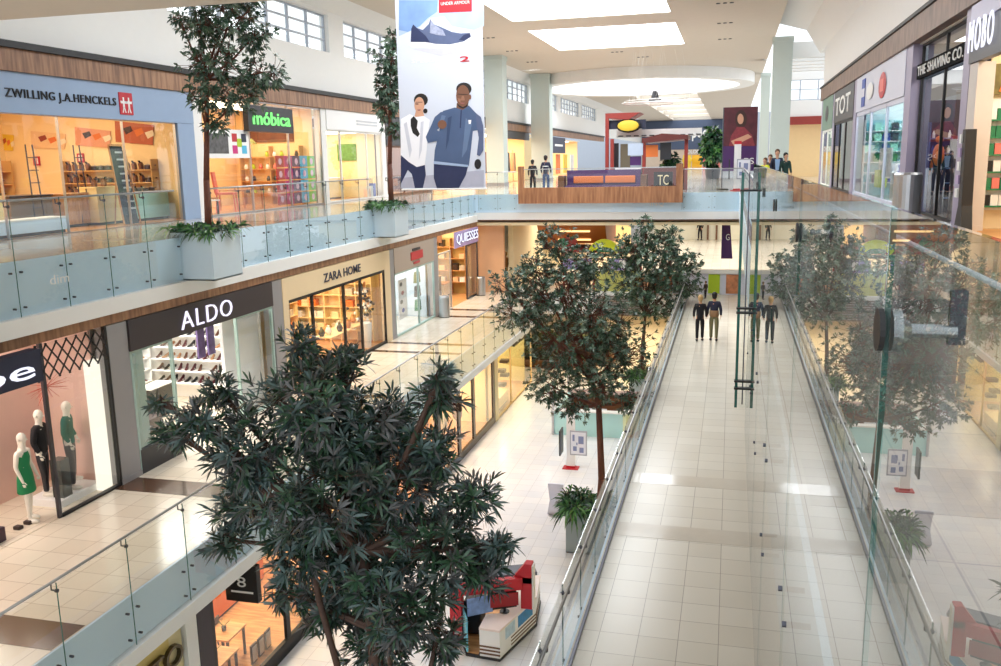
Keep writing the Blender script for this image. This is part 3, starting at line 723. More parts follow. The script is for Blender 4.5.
for k in range(3):
    o = MB().box(-17.1, -16.85, 39.7+k*.35, 39.95+k*.35, L2+.012, L2+.45+.12*k).build('gift_box', [mat('peach', (236, 190, 150)), white, blue][k], bevel=.01); tag(o, ['peach', 'white', 'blue'][k]+' box standing at the right end of the white-fronted shop window', 'box')
# ---------------- upper left 4: dark shop, mostly behind the tree and the banner
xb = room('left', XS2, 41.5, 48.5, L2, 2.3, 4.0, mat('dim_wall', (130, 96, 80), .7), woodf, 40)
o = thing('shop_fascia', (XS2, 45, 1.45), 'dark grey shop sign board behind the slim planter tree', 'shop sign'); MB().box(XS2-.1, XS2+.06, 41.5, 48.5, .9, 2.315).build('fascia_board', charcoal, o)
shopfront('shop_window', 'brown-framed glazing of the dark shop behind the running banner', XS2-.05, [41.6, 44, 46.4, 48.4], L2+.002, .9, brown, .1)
for k in range(3):
    o = MB().lathe((-17.6, 42.4+k*.8, L2+.012), [(.0, 0), (.16, 0), (.2, .3), (.14, .7), (.17, 1.1), (.07, 1.25), (.06, 1.45), (0, 1.5)], 14).build('dress_form', [pinkm, navy, brown][k], smooth=True)
    tag(o, ['coral', 'navy', 'brown'][k]+' dress form in the dark shop behind the banner', 'mannequin')
# shops farther along the left
xb = room('left', XS2, 49, 58, L2, 2.3, 3.5, warmw, woodf, 40)
xb = room('left', XS2, 61, 73.5, L2, 2.0, 3.5, warmw, woodf, 45)
o = MB().box(XS2-.1, XS2+.08, 61, 73.5, 1.7, 2.3).build('shop_fascia', charcoal); tag(o, 'dark brown sign board of the far left shop between the two columns', 'shop sign')
xb = room('left', XS2, 78, 100, L2, 2.0, 3.5, cream, woodf, 45)
o = thing('shop_fascia', (XS2, 88, 1.2), 'small navy sign board on the far left shop beyond the columns', 'shop sign'); MB().box(XS2-.1, XS2+.1, 83, 90, .7, 2.2).build('fascia_board', navy, o); MB().box(XS2+.1, XS2+.13, 84.5, 88.5, 1.35, 1.55).build('pale_stroke', white, o)
for k, (y, c) in enumerate(((63, brown), (65, tan), (67, redb), (69, charcoal), (71, tan))):
    o = MB().prism([(y-.5, -.8), (y+.5, -.8), (y+.25, .7), (y-.25, .7)], XS2-.9, XS2-.6, 'x').box(XS2-.78, XS2-.72, y-.02, y+.02, L2+.012, .9).build('hanging_garment', c); tag(o, 'dark garment on a stand in the far left shop between the columns', 'garment', 'garments between the columns')
for k, (y, c) in enumerate(((84, yellow), (88, orange), (92, yellow), (96, white))):
    o = MB().box(XS2-.3, XS2-.26, y-1.1, y+1.1, -1.3, .6).ball((XS2-.25, y, -.4), .03, .6, .6, 12, 6).build('round_print_poster', c); tag(o, 'bright round-figured poster in the farthest left shop', 'poster', 'posters of the farthest left shop')

# ---------------- upper right shops
def rroom(y0, y1, wm, power, col=(1, .95, .9), zc=2.9, fm=None, depth=3.5): return room('right', XR, y0, y1, L2, zc, depth, wm, fm, power, col)
for y0, y1, lab in ((20.75, 21.3, 'nearest mauve pilaster between the two dark-fronted right shops'), (27.1, 28.0, 'second mauve pilaster, right of the lavender-fronted shop'), (38.4, 39.2, 'third mauve pilaster, between the lavender and burgundy shops'), (46.4, 47.1, 'fourth mauve pilaster, left of the burgundy shop'), (52.2, 53, 'last mauve pilaster where the right shops end')):
    pilaster(XR, y0, y1, L2, 2.93, mauve, lab, -1)
# near shop
xb = rroom(13, 20.7, cream, 34, (1, .88, .7), 2.9, woodf)
o = thing('shop_fascia', (XR, 17, 2.0), 'dark grey sign board with big glowing white letters at the top right', 'shop sign')
MB().box(XR-.06, XR+.1, 13, 20.7, 1.78, 2.92).build('fascia_board', charcoal, o)
MB().box(XR-.1, XR-.06, 13, 20.6, 2.55, 2.9).build('light_strip', mat('lilac_strip', (196, 196, 224), .4), o)
text('lettering', 'MOBO', (20.6, 18.8, 1.98, 2.6), XR-.11, '-x', emit('white_glow', (235, 236, 255), .95), o, .02, .0, 1.3)
pilaster(XR, 20.05, 20.7, L2, 1.77, mat('pale_stone', (214, 204, 196), .5), 'pale stone door jamb of the nearest right shop', -1)
p_pack = [proto('phone_case', [('phone_case', MB().box(-.03, .03, -.07, .07, 0, .22), c), ('printed_face', MB().box(-.034, -.03, -.05, .05, .03, .19), mat('pack_white', (230, 230, 226)))], 'package') for c in (black, pinkm, green, white)]
endwall('bright green product wall of the nearest right shop', 20.6, XR+.33, XR+3.2, L2+.4, (-1.1, -.75, -.4, -.05, .3, .65), green, p_pack, .155, 'small accessory package on the green product wall', 'packages on the green product wall', white, 4, .2)
o = MB().box(XR+.35, XR+3.2, 20.5, 20.55, 1.15, 1.75).build('sunset_poster', mat('landscape_print', (120, 110, 60), .6, var=.8, scale=5)); tag(o, 'landscape photo panel with a red-haired figure above the green product wall', 'poster')
MB().prism([(XR+.5, 1.2), (XR+.9, 1.2), (XR+.8, 1.55), (XR+.6, 1.55)], 20.48, 20.5, 'y').build('printed_figure', orange, o); MB().ball((XR+.7, 20.48, 1.62), .1, .01, .1).build('printed_head', redb, o)
r = thing('display_stand', (XR-.1, 19.8, L2), 'black A-shaped magazine stand at the entrance of the nearest right shop', 'stand')
MB().prism([(19.35, L2), (20.05, L2), (19.78, -1.05), (19.86, .45), (19.62, .45), (19.5, -1.05)], XR-.25, XR-.05, 'x').build('stand_body', black, r)
for k in range(5): MB().box(XR-.28, XR-.22, 19.82, 20.05-.02*k, -.9+.27*k, -.72+.27*k).build('leaflet', [white, mat('lilac', (180, 160, 200))][k % 2], r)
# barber shop
xb = rroom(21.3, 27.1, mat('slate_wall', (70, 80, 96), .6), 30)
o = thing('shop_sign', (XR, 24, 2.0), 'black band with white serif capital letters over the second right shop', 'shop sign')
MB().box(XR+.1, XR+.2, 21.35, 27.05, 1.98, 2.36).build('sign_board', mat('deep_black', (8, 8, 10), .8, spec=.1), o)
text('lettering', 'THE SHAVING CO.', (26.9, 21.9, 2.05, 2.3), XR+.09, '-x', white, o, .02, 0, 1.12)
shopfront('shop_window', 'dark-framed glazing of the second right shop', XR+.25, [21.35, 24.2, 27.05], L2+.002, 2.9, black, .06)
o = MB().box(XR+.6, XR+.7, 23.0, 24.6, L2+.002, 1.5).build('display_board', mat('deep_purple_black', (34, 24, 34), .4)); tag(o, 'tall black display panel in the second right shop', 'panel')
p_bot = [proto('bottle', [('bottle', MB().lathe((0, 0, 0), [(0, 0), (.04, 0), (.04, .12), (.015, .16), (.015, .2), (0, .2)], 12), c), ('cap', MB().lathe((0, 0, .2), [(.018, 0), (.018, .03), (0, .03)], 10), black)], 'bottle') for c in (blue, orange, white, charcoal)]
endwall('blue glass shelves in the second right shop', 26.9, XR+.45, XR+3.2, L2+.002, (-1.2, -.8, -.4, 0, .4), mat('blue_shelf', (90, 120, 170), .3), p_bot, .2, 'grooming bottle on the blue shelves of the second right shop', 'bottles on the blue shelves', navy, 0, .3)
o = MB().ball((XR+.62, 26.2, -.05), .15, .15, .3, 12, 8).ball((XR+.62, 26.2, .35), .1).build('orange_figure', orange, smooth=True); tag(o, 'orange figure standing at the left of the second right shop window', 'figurine')
MB().lathe((XR+.62, 26.2, L2+.002), [(.2, 0), (.2, 1.2), (0, 1.2)], 14).build('pedestal', navy, o)
# lavender shop
xb = rroom(28, 38.4, mat('teal_white_wall', (200, 226, 230), .6), 40, (.9, .97, 1))
lav = mat('lavender_fascia', (206, 208, 224), .4, var=.02)
o = thing('shop_fascia', (XR, 33, 1.6), 'pale lavender sign board with a blue, white and red round emblem', 'shop sign')
MB().box(XR-.04, XR+.1, 28.0, 38.4, 1.62, 2.92).build('fascia_board', lav, o)
MB().ball((XR-.06, 31.9, 2.2), .02, .75, .42, 20, 8).build('red_disc', red, o); MB().box(XR-.07, XR-.05, 35.9, 36.7, 1.75, 2.75).build('blue_mark', blue, o)
MB().ball((XR-.07, 34.6, 2.2), .02, .8, .3, 16, 6).build('white_mark', white, o); MB().box(XR-.085, XR-.07, 31.5, 32.2, 2.0, 2.4).build('pale_mark', pinkm, o); MB().box(XR-.075, XR-.07, 35.9, 36.7, 2.1, 2.4).build('pale_gap', lav, o)
shopfront('shop_window', 'broad glazing in a lavender frame on the third right shop', XR+.05, [28.05, 31.2, 34.6, 38.35], L2+.002, 1.62, lav, .16)
p_box2 = [proto('product_pack', [('product_pack', MB().box(-.06, .06, -.13, .13, 0, .3), c), ('label', MB().box(-.064, -.06, -.08, .08, .08, .2), white)], 'package') for c in (mat('teal', (60, 160, 170)), blue, green, navy, mat('mint', (150, 220, 200)))]
endwall('white shelves filled with teal and green packs in the third right shop', 38.3, XR+.3, XR+3.3, L2+.002, (-1.1, -.7, -.3, .1, .5, .9), white, p_box2, .31, 'teal, blue or green pack on the white shelves of the third right shop', 'packs on the white shelves', mat('teal_back', (150, 206, 214)), 1, .35)
shelf_unit('low white display gondola in the middle of the third right shop', XR+1.6, 29.5, 36.5, L2+.002, (-1.1, -.7), .5, white, -1, white)
for k in range(2):
    for j in range(16): p_box2[(k+j*2) % 5]((XR+1.35, 29.8+.42*j, (-1.1, -.7)[k]+.001), 0, 'teal, blue or green pack on the low display gondola of the third right shop', 'packs on the low gondola')
o = MB().box(XR+.3, XR+.34, 31.5, 34, -.8, .2).build('window_board', paving); tag(o, 'white board standing in the window of the third right shop', 'board')
o = MB().box(XR+.2, XR+.5, 33.4, 34.2, -1.15, -.55).build('lime_bag', lime, bevel=.03); tag(o, 'lime green bag low in the window of the third right shop', 'bag'); 
# burgundy shop
xb = rroom(39.2, 46.4, mat('burgundy_wall', (96, 30, 56), .5), 24)
o = thing('shop_fascia', (XR, 43, 1.8), 'black and silver sign board over the burgundy shop', 'shop sign'); MB().box(XR-.04, XR+.1, 39.2, 46.4, 1.5, 2.92).build('fascia_board', charcoal, o)
text('lettering', 'TOT', (45.8, 40.2, 1.8, 2.6), XR-.05, '-x', white, o, .02, .01)
shopfront('shop_window', 'black-framed glazing of the burgundy shop', XR+.05, [39.25, 42, 44.2, 46.35], L2+.002, 1.5, black, .1)
for k in range(4):
    o = MB().prism([(40+k*1.6, -.9), (41+k*1.6, -.9), (40.8+k*1.6, .6), (40.2+k*1.6, .6)], XR+.8, XR+1.1, 'x').box(XR+.93, XR+.97, 40.48+k*1.6, 40.52+k*1.6, L2+.002, .8).build('hanging_garment', [magenta, red, purple, charcoal][k]); tag(o, ['magenta', 'red', 'purple', 'black'][k]+' garment on a stand in the burgundy shop', 'garment')
xb = rroom(47.1, 52.2, mat('mint_white', (214, 230, 214), .6), 40)
o = MB().box(XR-.04, XR+.1, 47.1, 52.2, 1.3, 2.92).build('shop_fascia', mat('grey_green', (110, 140, 124))); tag(o, 'grey-green sign board of the last right shop', 'shop sign')
MB().lathe((0, 0, 0), [(0, 0)], 3) if False else MB().ball((XR-.05, 49.8, 2.1), .02, .8, .4, 16, 8).build('round_emblem', charcoal, o)
shopfront('shop_window', 'pale glazing of the last right shop', XR+.05, [47.15, 49.6, 52.15], L2+.002, 1.3, white, .1)
p_bin = None
def bin_(loc, lab, r=.24, h=.95):
    o = MB().lathe(loc, [(0, .03), (r, .03), (r, h-.05), (r*.9, h), (r*.6, h), (r*.55, h-.08), (0, h-.08)], 24).build('litter_bin', steel); tag(o, lab, 'litter bin')
    MB().lathe(loc, [(r*.95, 0), (r*.95, .03)], 20).lathe((loc[0], loc[1], loc[2]+h-.085), [(0, .01), (r*.56, .01)], 20).build('base_ring', black, o)
    return o
bin_((4.1, 23.3, L2), 'brushed steel cylindrical litter bin in front of the second right shop', .32, 1.15)
bin_((-12.05, 36.2, L1), 'steel litter bin by the purple-lettered shop on the middle level')
bin_((-12.2, 42.6, L1+.0), 'steel litter bin against the salmon wall at the end of the middle level')
# ================================================================= middle level, left shops
ZT1, ZG = -3.18, -3.86
# 1: clothes shop at the left edge
pinkw = mat('rose_wall', (232, 196, 184), .6, var=.03)
xb = room('left', XS1, 5, 15.25, L1, ZT1, 4.0, pinkw, tileL1l, 26, (1, .84, .72))
o = thing('shop_sign', (-12.3, 12, -3.7), 'black hanging sign box with white rounded letters at the left edge', 'shop sign')
MB().box(-12.44, -12.2, 9.6, 13.15, -3.8, -3.2).build('sign_box', navy, o)
text('lettering', 'bebe', (10.3, 12.95, -3.68, -3.34), -12.19, '+x', emit('white_glow', (0, 0, 0), 1), o, .03)
r = thing('shop_window', (XS1, 14.3, L1), 'clothes shop window with black diamond lattice along its top', 'shop window')
MB().box(XS1-.01, XS1+.01, 13.5, 15.2, L1+.05, ZT1-.02).build('glass_pane', shopglass, r)
MB().box(XS1-.01, XS1+.01, 10.0, 11.7, L1+.05, ZG+.0).build('glass_pane', shopglass, r)
MB().box(XS1-.03, XS1+.03, 13.42, 13.5, L1+.005, ZT1).build('upright', steeld, r)
MB().box(XS1-.04, XS1+.04, 15.2, 15.27, L1+.005, ZT1).build('upright', black, r)
MB().box(XS1-.05, XS1+.05, 13.5, 15.2, L1+.005, L1+.05).build('sill_rail', black, r)
lt = MB(); H = .72
for k in range(-2, 9):
    y = 13.3+k*.27
    for s in (-1, 1):
        a = (y, ZT1-.02) if s > 0 else (y+H*.8, ZT1-.02); b = (y+H*.8, ZT1-H) if s > 0 else (y, ZT1-H)
        # clip to the window
        def clip(p, q):
            (y0, z0), (y1, z1) = p, q; t0, t1 = 0, 1
            for lo, hi in ((13.3, 15.2),):
                d = y1-y0
                ta, tb = (lo-y0)/d, (hi-y0)/d
                if ta > tb: ta, tb = tb, ta
                t0, t1 = max(t0, ta), min(t1, tb)
            if t1 <= t0: return None
            return (y0+(y1-y0)*t0, z0+(z1-z0)*t0), (y0+(y1-y0)*t1, z0+(z1-z0)*t1)
        c = clip(a, b)
        if c: lt.tube((XS1+.03, *c[0]), (XS1+.03, *c[1]), .016, n=4)
lt.build('lattice', black, r)
o = MB().box(-12.78, -12.64, 14.86, 15.18, L1+.002, ZG).build('lit_side_panel', emit('lit_white', (255, 246, 226), .85)); tag(o, 'tall glowing white side panel at the right end of the clothes shop window', 'light panel')
o = MB().box(-14.3, -14.2, 13.6, 15.1, L1+.002, ZT1-.05).build('window_back_panel', pinkw); tag(o, 'rose-coloured back panel behind the mannequins', 'panel')
for k, (y, z, s) in enumerate(((13.95, -4.15, .42), (12.6, -4.3, .36))):
    b = MB(); rr = random.Random(k)
    for q in range(46):
        d = Vector((rr.gauss(0, 1), rr.gauss(0, 1), rr.gauss(0, 1))).normalized()*s*rr.uniform(.75, 1); b.tube((-12.9-.3*k, y, z), (-12.9-.3*k+d.x, y+d.y, z+d.z), .006, .003, 4)
    b.ball((-12.9-.3*k, y, z), .05)
    o = b.build('starburst_ornament', mat('rose_metal', (200, 96, 80), .3, .4)); tag(o, ['large rose starburst ornament hanging in the clothes shop window', 'smaller rose starburst ornament hanging left of the window upright'][k], 'ornament')
    MB().tube((-12.9-.3*k, y, z), (-12.9-.3*k, y, ZT1-.01), .004).build('cord', black, o)
# clothes rails deep in the shop
for k in range(3):
    yr0 = 10.6+k*1.1
    r = thing('clothes_rail', (-14.4, yr0+.45, L1), ['clothes rail nearest the left edge', 'middle clothes rail behind the green-dressed mannequin', 'clothes rail beside the window upright'][k]+' in the clothes shop', 'clothes rail')
    MB().tube((-14.4, yr0, -5.0), (-14.4, yr0+.95, -5.0), .02).build('rail', steel, r)
    for yy in (yr0, yr0+.95): MB().tube((-14.4, yy, -5.0), (-14.4, yy, L1), .02).build('upright', steel, r)
    for q in range(7):
        y = yr0+.08+q*.13; c = [black, charcoal, green, mat('bottle_green', (20, 80, 60)), leather, black, mat('teal', (0, 0, 0))][(q+k*2) % 7]
        o = MB().prism([(-14.62, -6.2+.1*(q % 3)), (-14.18, -6.2+.1*(q % 3)), (-14.22, -5.15), (-14.36, -5.03), (-14.44, -5.03), (-14.58, -5.15)], y-.025, y+.025, 'y').build('hanging_garment', c)
        tag(o, 'dark or green garment hanging on a rail in the clothes shop', 'garment', 'garments on the clothes shop rails')
shelf_unit('high back shelves with handbags in the clothes shop', xb, 9.6, 14.2, L1, (-5.2, -4.6, -4.0), .4, white, 1)
bags = [proto('handbag', [('handbag', p_bag(m), m), ('bag_handle', ring_path(MB(), (0, 0, .22), .07, .1, 0, math.pi), m)], 'bag') for m in (leather, tan, black, mat('yellow_bag', (210, 170, 60)))]
for k in range(10): bags[k % 4]((xb+.2, 9.9+k*.42, (-4.6, -4.0)[k % 2]), 0, 'handbag on the high back shelves of the clothes shop', 'handbags in the clothes shop')
# plinths for mannequins
o = MB().box(-13.6, -12.8, 13.85, 15.05, L1, L1+.16).build('plinth', paving, bevel=.01); tag(o, 'low white plinth under the two window mannequins', 'plinth')
o = MB().box(-13.1, -12.85, 14.0, 14.25, L1+.161, L1+.95).build('glass_case', mat('smoked_glass', (60, 66, 64), .1)); tag(o, 'dark narrow case standing on the white plinth', 'case')
for k, y in enumerate((13.0, 12.75)):
    o = MB().box(-12.95, -12.8, y, y+.12, L1, L1+.08).build('shoe_pair', leather, bevel=.02); tag(o, ['dark shoes on the floor under the green-dressed mannequin', 'second pair of dark shoes left of the first on the shop floor'][k], 'shoes')
o = MB().box(-13.0, -12.7, 11.8, 12.35, L1, L1+.28).build('bench_box', mat('aubergine', (60, 34, 50)), bevel=.02); tag(o, 'dark purple box on the clothes shop floor at the left edge', 'box')
# 2: shoe shop with dark fascia
pilaster(XS1+.02, 15.28, 15.9, L1, ZT1, greyp, 'grey pilaster between the clothes shop and the shoe shop')
xb = room('left', XS1, 15.92, 22.1, L1, ZT1, 4.2, mat('bright_white_wall', (244, 240, 234), .6), tileL1l, 50, (1, .96, .88))
o = thing('shop_fascia', (XS1, 19, ZG), 'dark brown-grey sign board with glowing white capital letters ALDO', 'shop sign')
o['label'] = 'dark brown-grey sign board with four glowing white capital letters'
MB().box(XS1-.05, XS1+.08, 15.92, 22.1, ZG, ZT1).build('fascia_board', dark, o)
text('lettering', 'ALDO', (17.75, 19.95, -3.74, -3.32), XS1+.1, '+x', emit('white_glow2', (236, 228, 255), 1.0), o, .03, -.012, 1.15)
shopfront('shop_window', 'glazing of the shoe shop under the dark sign board', XS1, [15.95, 17.4], L1+.005, ZG, mat('aqua_frame', (170, 196, 190), .3), .06, base=.55, bm=charcoal)
o = MB().box(XS1-.25, XS1-.05, 16.2, 16.45, L1, ZG).build('glazed_post', mat('aqua_frame', (0, 0, 0))); tag(o, 'pale aqua post behind the shoe shop glazing', 'post')
shopfront('shop_window', 'white-backed far glazing of the shoe shop', XS1, [20.2, 22.05], L1+.005, ZG, mat('aqua_frame', (0, 0, 0)), .06)
o = MB().box(XS1-.5, XS1-.4, 20.2, 22.0, L1, ZG).build('white_screen', paving); tag(o, 'white screen behind the far glazing of the shoe shop', 'panel')
p_sh = [proto('shoe', [('shoe', p_shoe(m, h), m)], 'shoe') for m, h in ((shoes[0], 0), (shoes[1], .03), (shoes[2], .05), (shoes[3], 0), (shoes[0], .05))]
zs = (-6.1, -5.75, -5.4, -5.05, -4.7, -4.35, -4.0)
for b, (y0, y1) in enumerate(((16.3, 17.8), (18.0, 19.6), (19.8, 21.8))):
    shelf_unit(['shoe shelves nearest the front door', 'middle shoe shelves', 'far shoe shelves'][b]+' on the shoe shop back wall', xb, y0, y1, L1, zs, .34, white)
    for k, z in enumerate(zs):
        y = y0+.16
        while y < y1-.12:
            if rnd.random() < .9: p_sh[(k*3+b+int(y*7)) % 5]((xb+.17, y, z), rnd.uniform(-.5, .5), 'dark or tan shoe on the lit back shelves of the shoe shop', 'shoes on the back shelves')
            y += .2
# side wall shelves seen through the door: facing the viewer on the far side wall
r = thing('display_shelf', (-14.5, 21.9, L1), 'shoe shelves across the far side wall of the shoe shop', 'shelves')
for z in zs: MB().box(-16.2, -12.95, 21.55, 22.03, z-.025, z).build('shelf', white, r)
for z in zs:
    for q in range(14):
        if rnd.random() < .85: p_sh[rnd.randrange(5)]((-16.05+q*.22, 21.78, z), -1.57+rnd.uniform(-.3, .3), 'dark or tan shoe on the far side wall of the shoe shop', 'shoes on the side wall')
for k, (x, y, m) in enumerate(((-14.3, 18.6, leather), (-13.9, 17.7, black))):
    o = MB().box(x-.3, x+.3, y-.3, y+.3, L1+.03, L1+.45).build('bench', m, bevel=.04); tag(o, ['brown upholstered bench in the middle of the shoe shop', 'black upholstered bench near the shoe shop door'][k], 'bench'); MB().box(x-.26, x+.26, y-.26, y+.26, L1, L1+.03).build('plinth', black, o)
counter('dark display block in the shoe shop', -15.2, -14.8, 19.6, 20.5, L1, .9, charcoal, white)
o = MB().box(-13.6, -13.2, 21.45, 21.5, -6.1, -5.2).build('red_poster', mat('dark_red', (150, 24, 34))); tag(o, 'red poster low on the far side wall of the shoe shop', 'panel')
for k in range(2):
    o = MB().box(-13.1, -13.05, 19.3+k*.45, 19.6+k*.45, -4.8, -3.9).build('hanging_banner', mat('violet_print', (110, 90, 140), .6, var=.8, scale=6)); tag(o, ['violet picture banner hanging in the shoe shop', 'second violet picture banner, right of the first'][k], 'banner')
# 3: home shop, cream front with three framed openings
pilaster(XS1+.02, 22.15, 22.7, L1, ZT1, greyp, 'grey pilaster between the shoe shop and the cream home shop')
xb = room('left', XS1, 22.75, 31.0, L1, ZT1, 4.0, warmw, woodf, 40, (1, .82, .56))
sand = mat('sand_panel', (232, 208, 170), .6, var=.02)
fz = MB().box(XS1-.15, XS1+.05, 22.72, 31.05, -3.86, ZT1).box(XS1-.15, XS1+.05, 22.72, 23.05, L1, -3.86).box(XS1-.15, XS1+.05, 30.5, 31.05, L1, -3.86)
o = thing('shop_fascia', (XS1, 27, L1), 'cream stone shop front with dark blue capital letters', 'shop front'); fz.build('front_panel', sand, o)
text('lettering', 'ZARA HOME', (25.4, 28.3, -3.66, -3.38), XS1+.06, '+x', navy, o, .02, .005)
shopfront('shop_window', 'black-framed glazing of the cream home shop', XS1, [23.05, 24.6, 26.9, 28.3, 30.5], L1+.005, -3.87, black, .09)
p_tw = [proto('folded_textile', [('folded_textile', MB().box(-.16, .16, -.14, .14, 0, .08).box(-.155, .155, -.135, .135, .085, .16).box(-.16, .16, -.14, .14, .165, .24), c)], 'textile') for c in (white, cream, orange, mat('stone_linen', (200, 186, 166)), mat('peach', (0, 0, 0)))]
oakp = mat('pale_oak', (236, 204, 150))
endwall('gridded wall shelves of folded textiles in the home shop', 30.9, -16.3, -13.0, L1+.012, (-6.2, -5.75, -5.3, -4.85, -4.4, -3.95), oakp, p_tw, .31, 'stack of folded textiles on the gridded end wall shelves of the home shop', 'folded textiles', mat('shelf_back', (250, 226, 180)), 4, .45)
endwall_y = shelf_unit('low oak shelves of textiles along the home shop back wall', xb, 23.2, 30.3, L1, (-6.1, -5.6, -5.1), .5, oakp, 1, mat('shelf_back', (0, 0, 0)))
for k, z in enumerate((-6.1, -5.6, -5.1)):
    for q in range(17): p_tw[(q*2+k) % 5]((xb+.28, 23.5+q*.4, z+.001), 0, 'stack of folded textiles on the low back shelves of the home shop', 'textiles on the low back shelves')
p_gar0 = proto('dark_box', [('dark_box', MB().box(-.15, .15, -.13, .13, 0, .3), leather), ('box_lid', MB().box(-.16, .16, -.14, .14, .3, .34), charcoal)], 'box')
p_vs = [proto('vase', [('vase', MB().lathe((0, 0, 0), [(0, 0), (.07, 0), (.12, .1), (.1, .2), (.04, .28), (.06, .32), (.05, .32), (.03, .27)], 16), c)], 'vase') for c in (charcoal, white, mat('amber', (190, 120, 60)))]
for k, (x, y0, y1) in enumerate(((-13.5, 24.0, 26.2), (-13.6, 27.3, 30.2))):
    t = table('display_table', ['long oak table with vases in the left half of the home shop', 'long oak table with vases in the right half of the home shop'][k], (x, (y0+y1)/2, L1+.012), .8, y1-y0, .8, mat('pale_oak', (0, 0, 0)), mat('pale_oak', (0, 0, 0)))
    for q in range(9): p_vs[q % 3]((x+rnd.uniform(-.25, .25), y0+.15+(y1-y0-.3)*q/8, L1+.812), 0, 'small vase on the %s oak table of the home shop' % ('left', 'right')[k], 'vases on the %s oak table' % ('left', 'right')[k])
r = thing('flower_arrangement', (-12.85, 29.6, L1+.0), 'white and dark flower arrangement right behind the last home shop pane', 'flowers')
MB().lathe((-12.9, 29.6, L1+.012), [(0, 0), (.15, 0), (.2, .9), (.14, .95), (0, .95)], 16).build('tall_vase', white, r)
b = MB(); rr = random.Random(3)
for q in range(60):
    p = Vector((-12.9+rr.gauss(0, .16), 29.6+rr.gauss(0, .25), -5.0+rr.gauss(0, .35))); b.use([charcoal, white, leather][q % 3]).ball(p, .06, n=6, m=4)
b.build('blossoms', None, r)
o = MB().ball((-12.56, 28.8, -4.2), .01, .12, .12, 16, 8).build('round_sticker', orange); tag(o, 'round orange sticker on the home shop glass', 'sticker')
# 4: shop with red sign and poster windows
pilaster(XS1+.02, 31.07, 31.5, L1, ZT1, greyp, 'grey pilaster between the home shop and the taupe-fronted shop')
xb = room('left', XS1, 31.5, 36.2, L1, ZT1, 3.0, mat('blue_white_wall', (222, 232, 238), .6), tileL1l, 24, (.95, .98, 1))
o = thing('shop_fascia', (XS1, 34, -4), 'taupe sign board with a red emblem and red letters', 'shop sign'); MB().box(XS1-.05, XS1+.06, 31.5, 36.2, -4.15, ZT1).build('fascia_board', taupe, o)
MB().box(XS1+.06, XS1+.085, 33.5, 34.4, -3.48, -3.38).build('upper_stroke', charcoal, o); MB().box(XS1+.06, XS1+.09, 33.3, 34.7, -3.85, -3.52).build('red_emblem', red, o); MB().box(XS1+.06, XS1+.085, 33.6, 34.3, -4.02, -3.93).build('lower_stroke', red, o)
shopfront('shop_window', 'pale blue glazing of the taupe-fronted shop', XS1, [31.5, 34.2, 36.15], L1+.005, -4.15, mat('aqua_frame', (0, 0, 0)), .07)
for k, (ya, yb_) in enumerate(((31.8, 32.5), (32.9, 33.8))):
    r = MB().box(XS1-.4, XS1-.36, ya, yb_, -6.2, -4.6).build('window_poster', paving); tag(r, ['narrow white poster of shoes in the taupe-fronted shop', 'wider white poster of shoes and bags in the taupe-fronted shop'][k], 'poster')
    for q in range(4): MB().ball((XS1-.355, ya+.3*(yb_-ya)+.15*(q % 2), -4.8-.36*q), .008, .16, .09, 10, 6).build('printed_shoe', [navy, redb, charcoal, blue][q], r)
for k in range(3):
    o = MB().prism([(35.0, -6.2+.6*k), (35.5, -6.2+.6*k), (35.4, -5.75+.6*k), (35.1, -5.75+.6*k)], XS1-.5, XS1-.35, 'x').build('hanging_bag', [green, charcoal, mat('olive_bag', (120, 120, 50))][k]); tag(o, ['green', 'charcoal', 'olive'][k]+' bag displayed at the right end of the taupe-fronted shop', 'bag')
pilaster(XS1+.02, 36.22, 36.7, L1, ZT1, greyp, 'grey pilaster left of the purple-lettered shop')
# 5: shop with purple letters
xb = room('left', XS1, 36.7, 43.2, L1, ZT1, 4.0, warmw, woodf, 36, (1, .82, .56))
o = thing('shop_sign', (XS1, 41.5, -3.9), 'glowing white letters edged purple over the last shop of the middle level', 'shop sign'); MB().box(XS1+.02, XS1+.06, 39.2, 43.2, -3.95, -3.2).build('sign_board', mat('lilac_glow_board', (190, 170, 220), .5), o)  # lilac board colour stands in for the purple glow of the letters
text('lettering', 'QUIESSES', (39.4, 43.05, -3.85, -3.3), XS1+.08, '+x', purple, o, .02, .03); text('lettering', 'QUIESSES', (39.4, 43.05, -3.84, -3.31), XS1+.1, '+x', emit('white_glow', (0, 0, 0), 1), o, .02)
shopfront('shop_window', 'glazing left of the entrance of the purple-lettered shop', XS1, [36.75, 38.6], L1+.005, -3.95, steel, .06)
shopfront('shop_window', 'glazing right of the entrance of the purple-lettered shop', XS1, [41.2, 43.1], L1+.005, -3.95, steeld, .08)
for k in range(4): counter(['honey', 'brown', 'dark', 'pale'][k]+' display block inside the purple-lettered shop', -14.4, -13.8, 37.2+k*1.45, 38.2+k*1.45, L1, .7+.25*(k % 3), [woodf, brown, charcoal, cream][k], woodf)
endwall('end wall shelves of the purple-lettered shop', 43.1, -16.3, -13.0, L1+.012, (-6.0, -5.4, -4.8, -4.2), woodf, p_tw+[p_gar0], .36, 'folded textile on the end wall shelves of the purple-lettered shop', 'textiles of the purple-lettered shop', mat('olive_back', (206, 176, 110)), 3, .45)
o = MB().box(-15.2, -14.2, 43.08-.48, 43.08-.45, -4.0, -3.5).build('brown_poster', brown); tag(o, 'brown poster above the end wall shelves of the purple-lettered shop', 'poster')
salmon = mat('salmon_wall', (226, 178, 140), .6, var=.03)
struct('wall_end_salmon', MB().box(-16, -11.25, 43.72, 44.0, L1, -3.0), salmon)
struct('wall_end_ivory', MB().box(-11.2, -10.95, 44.5, 52, L1, -3.0), cream)

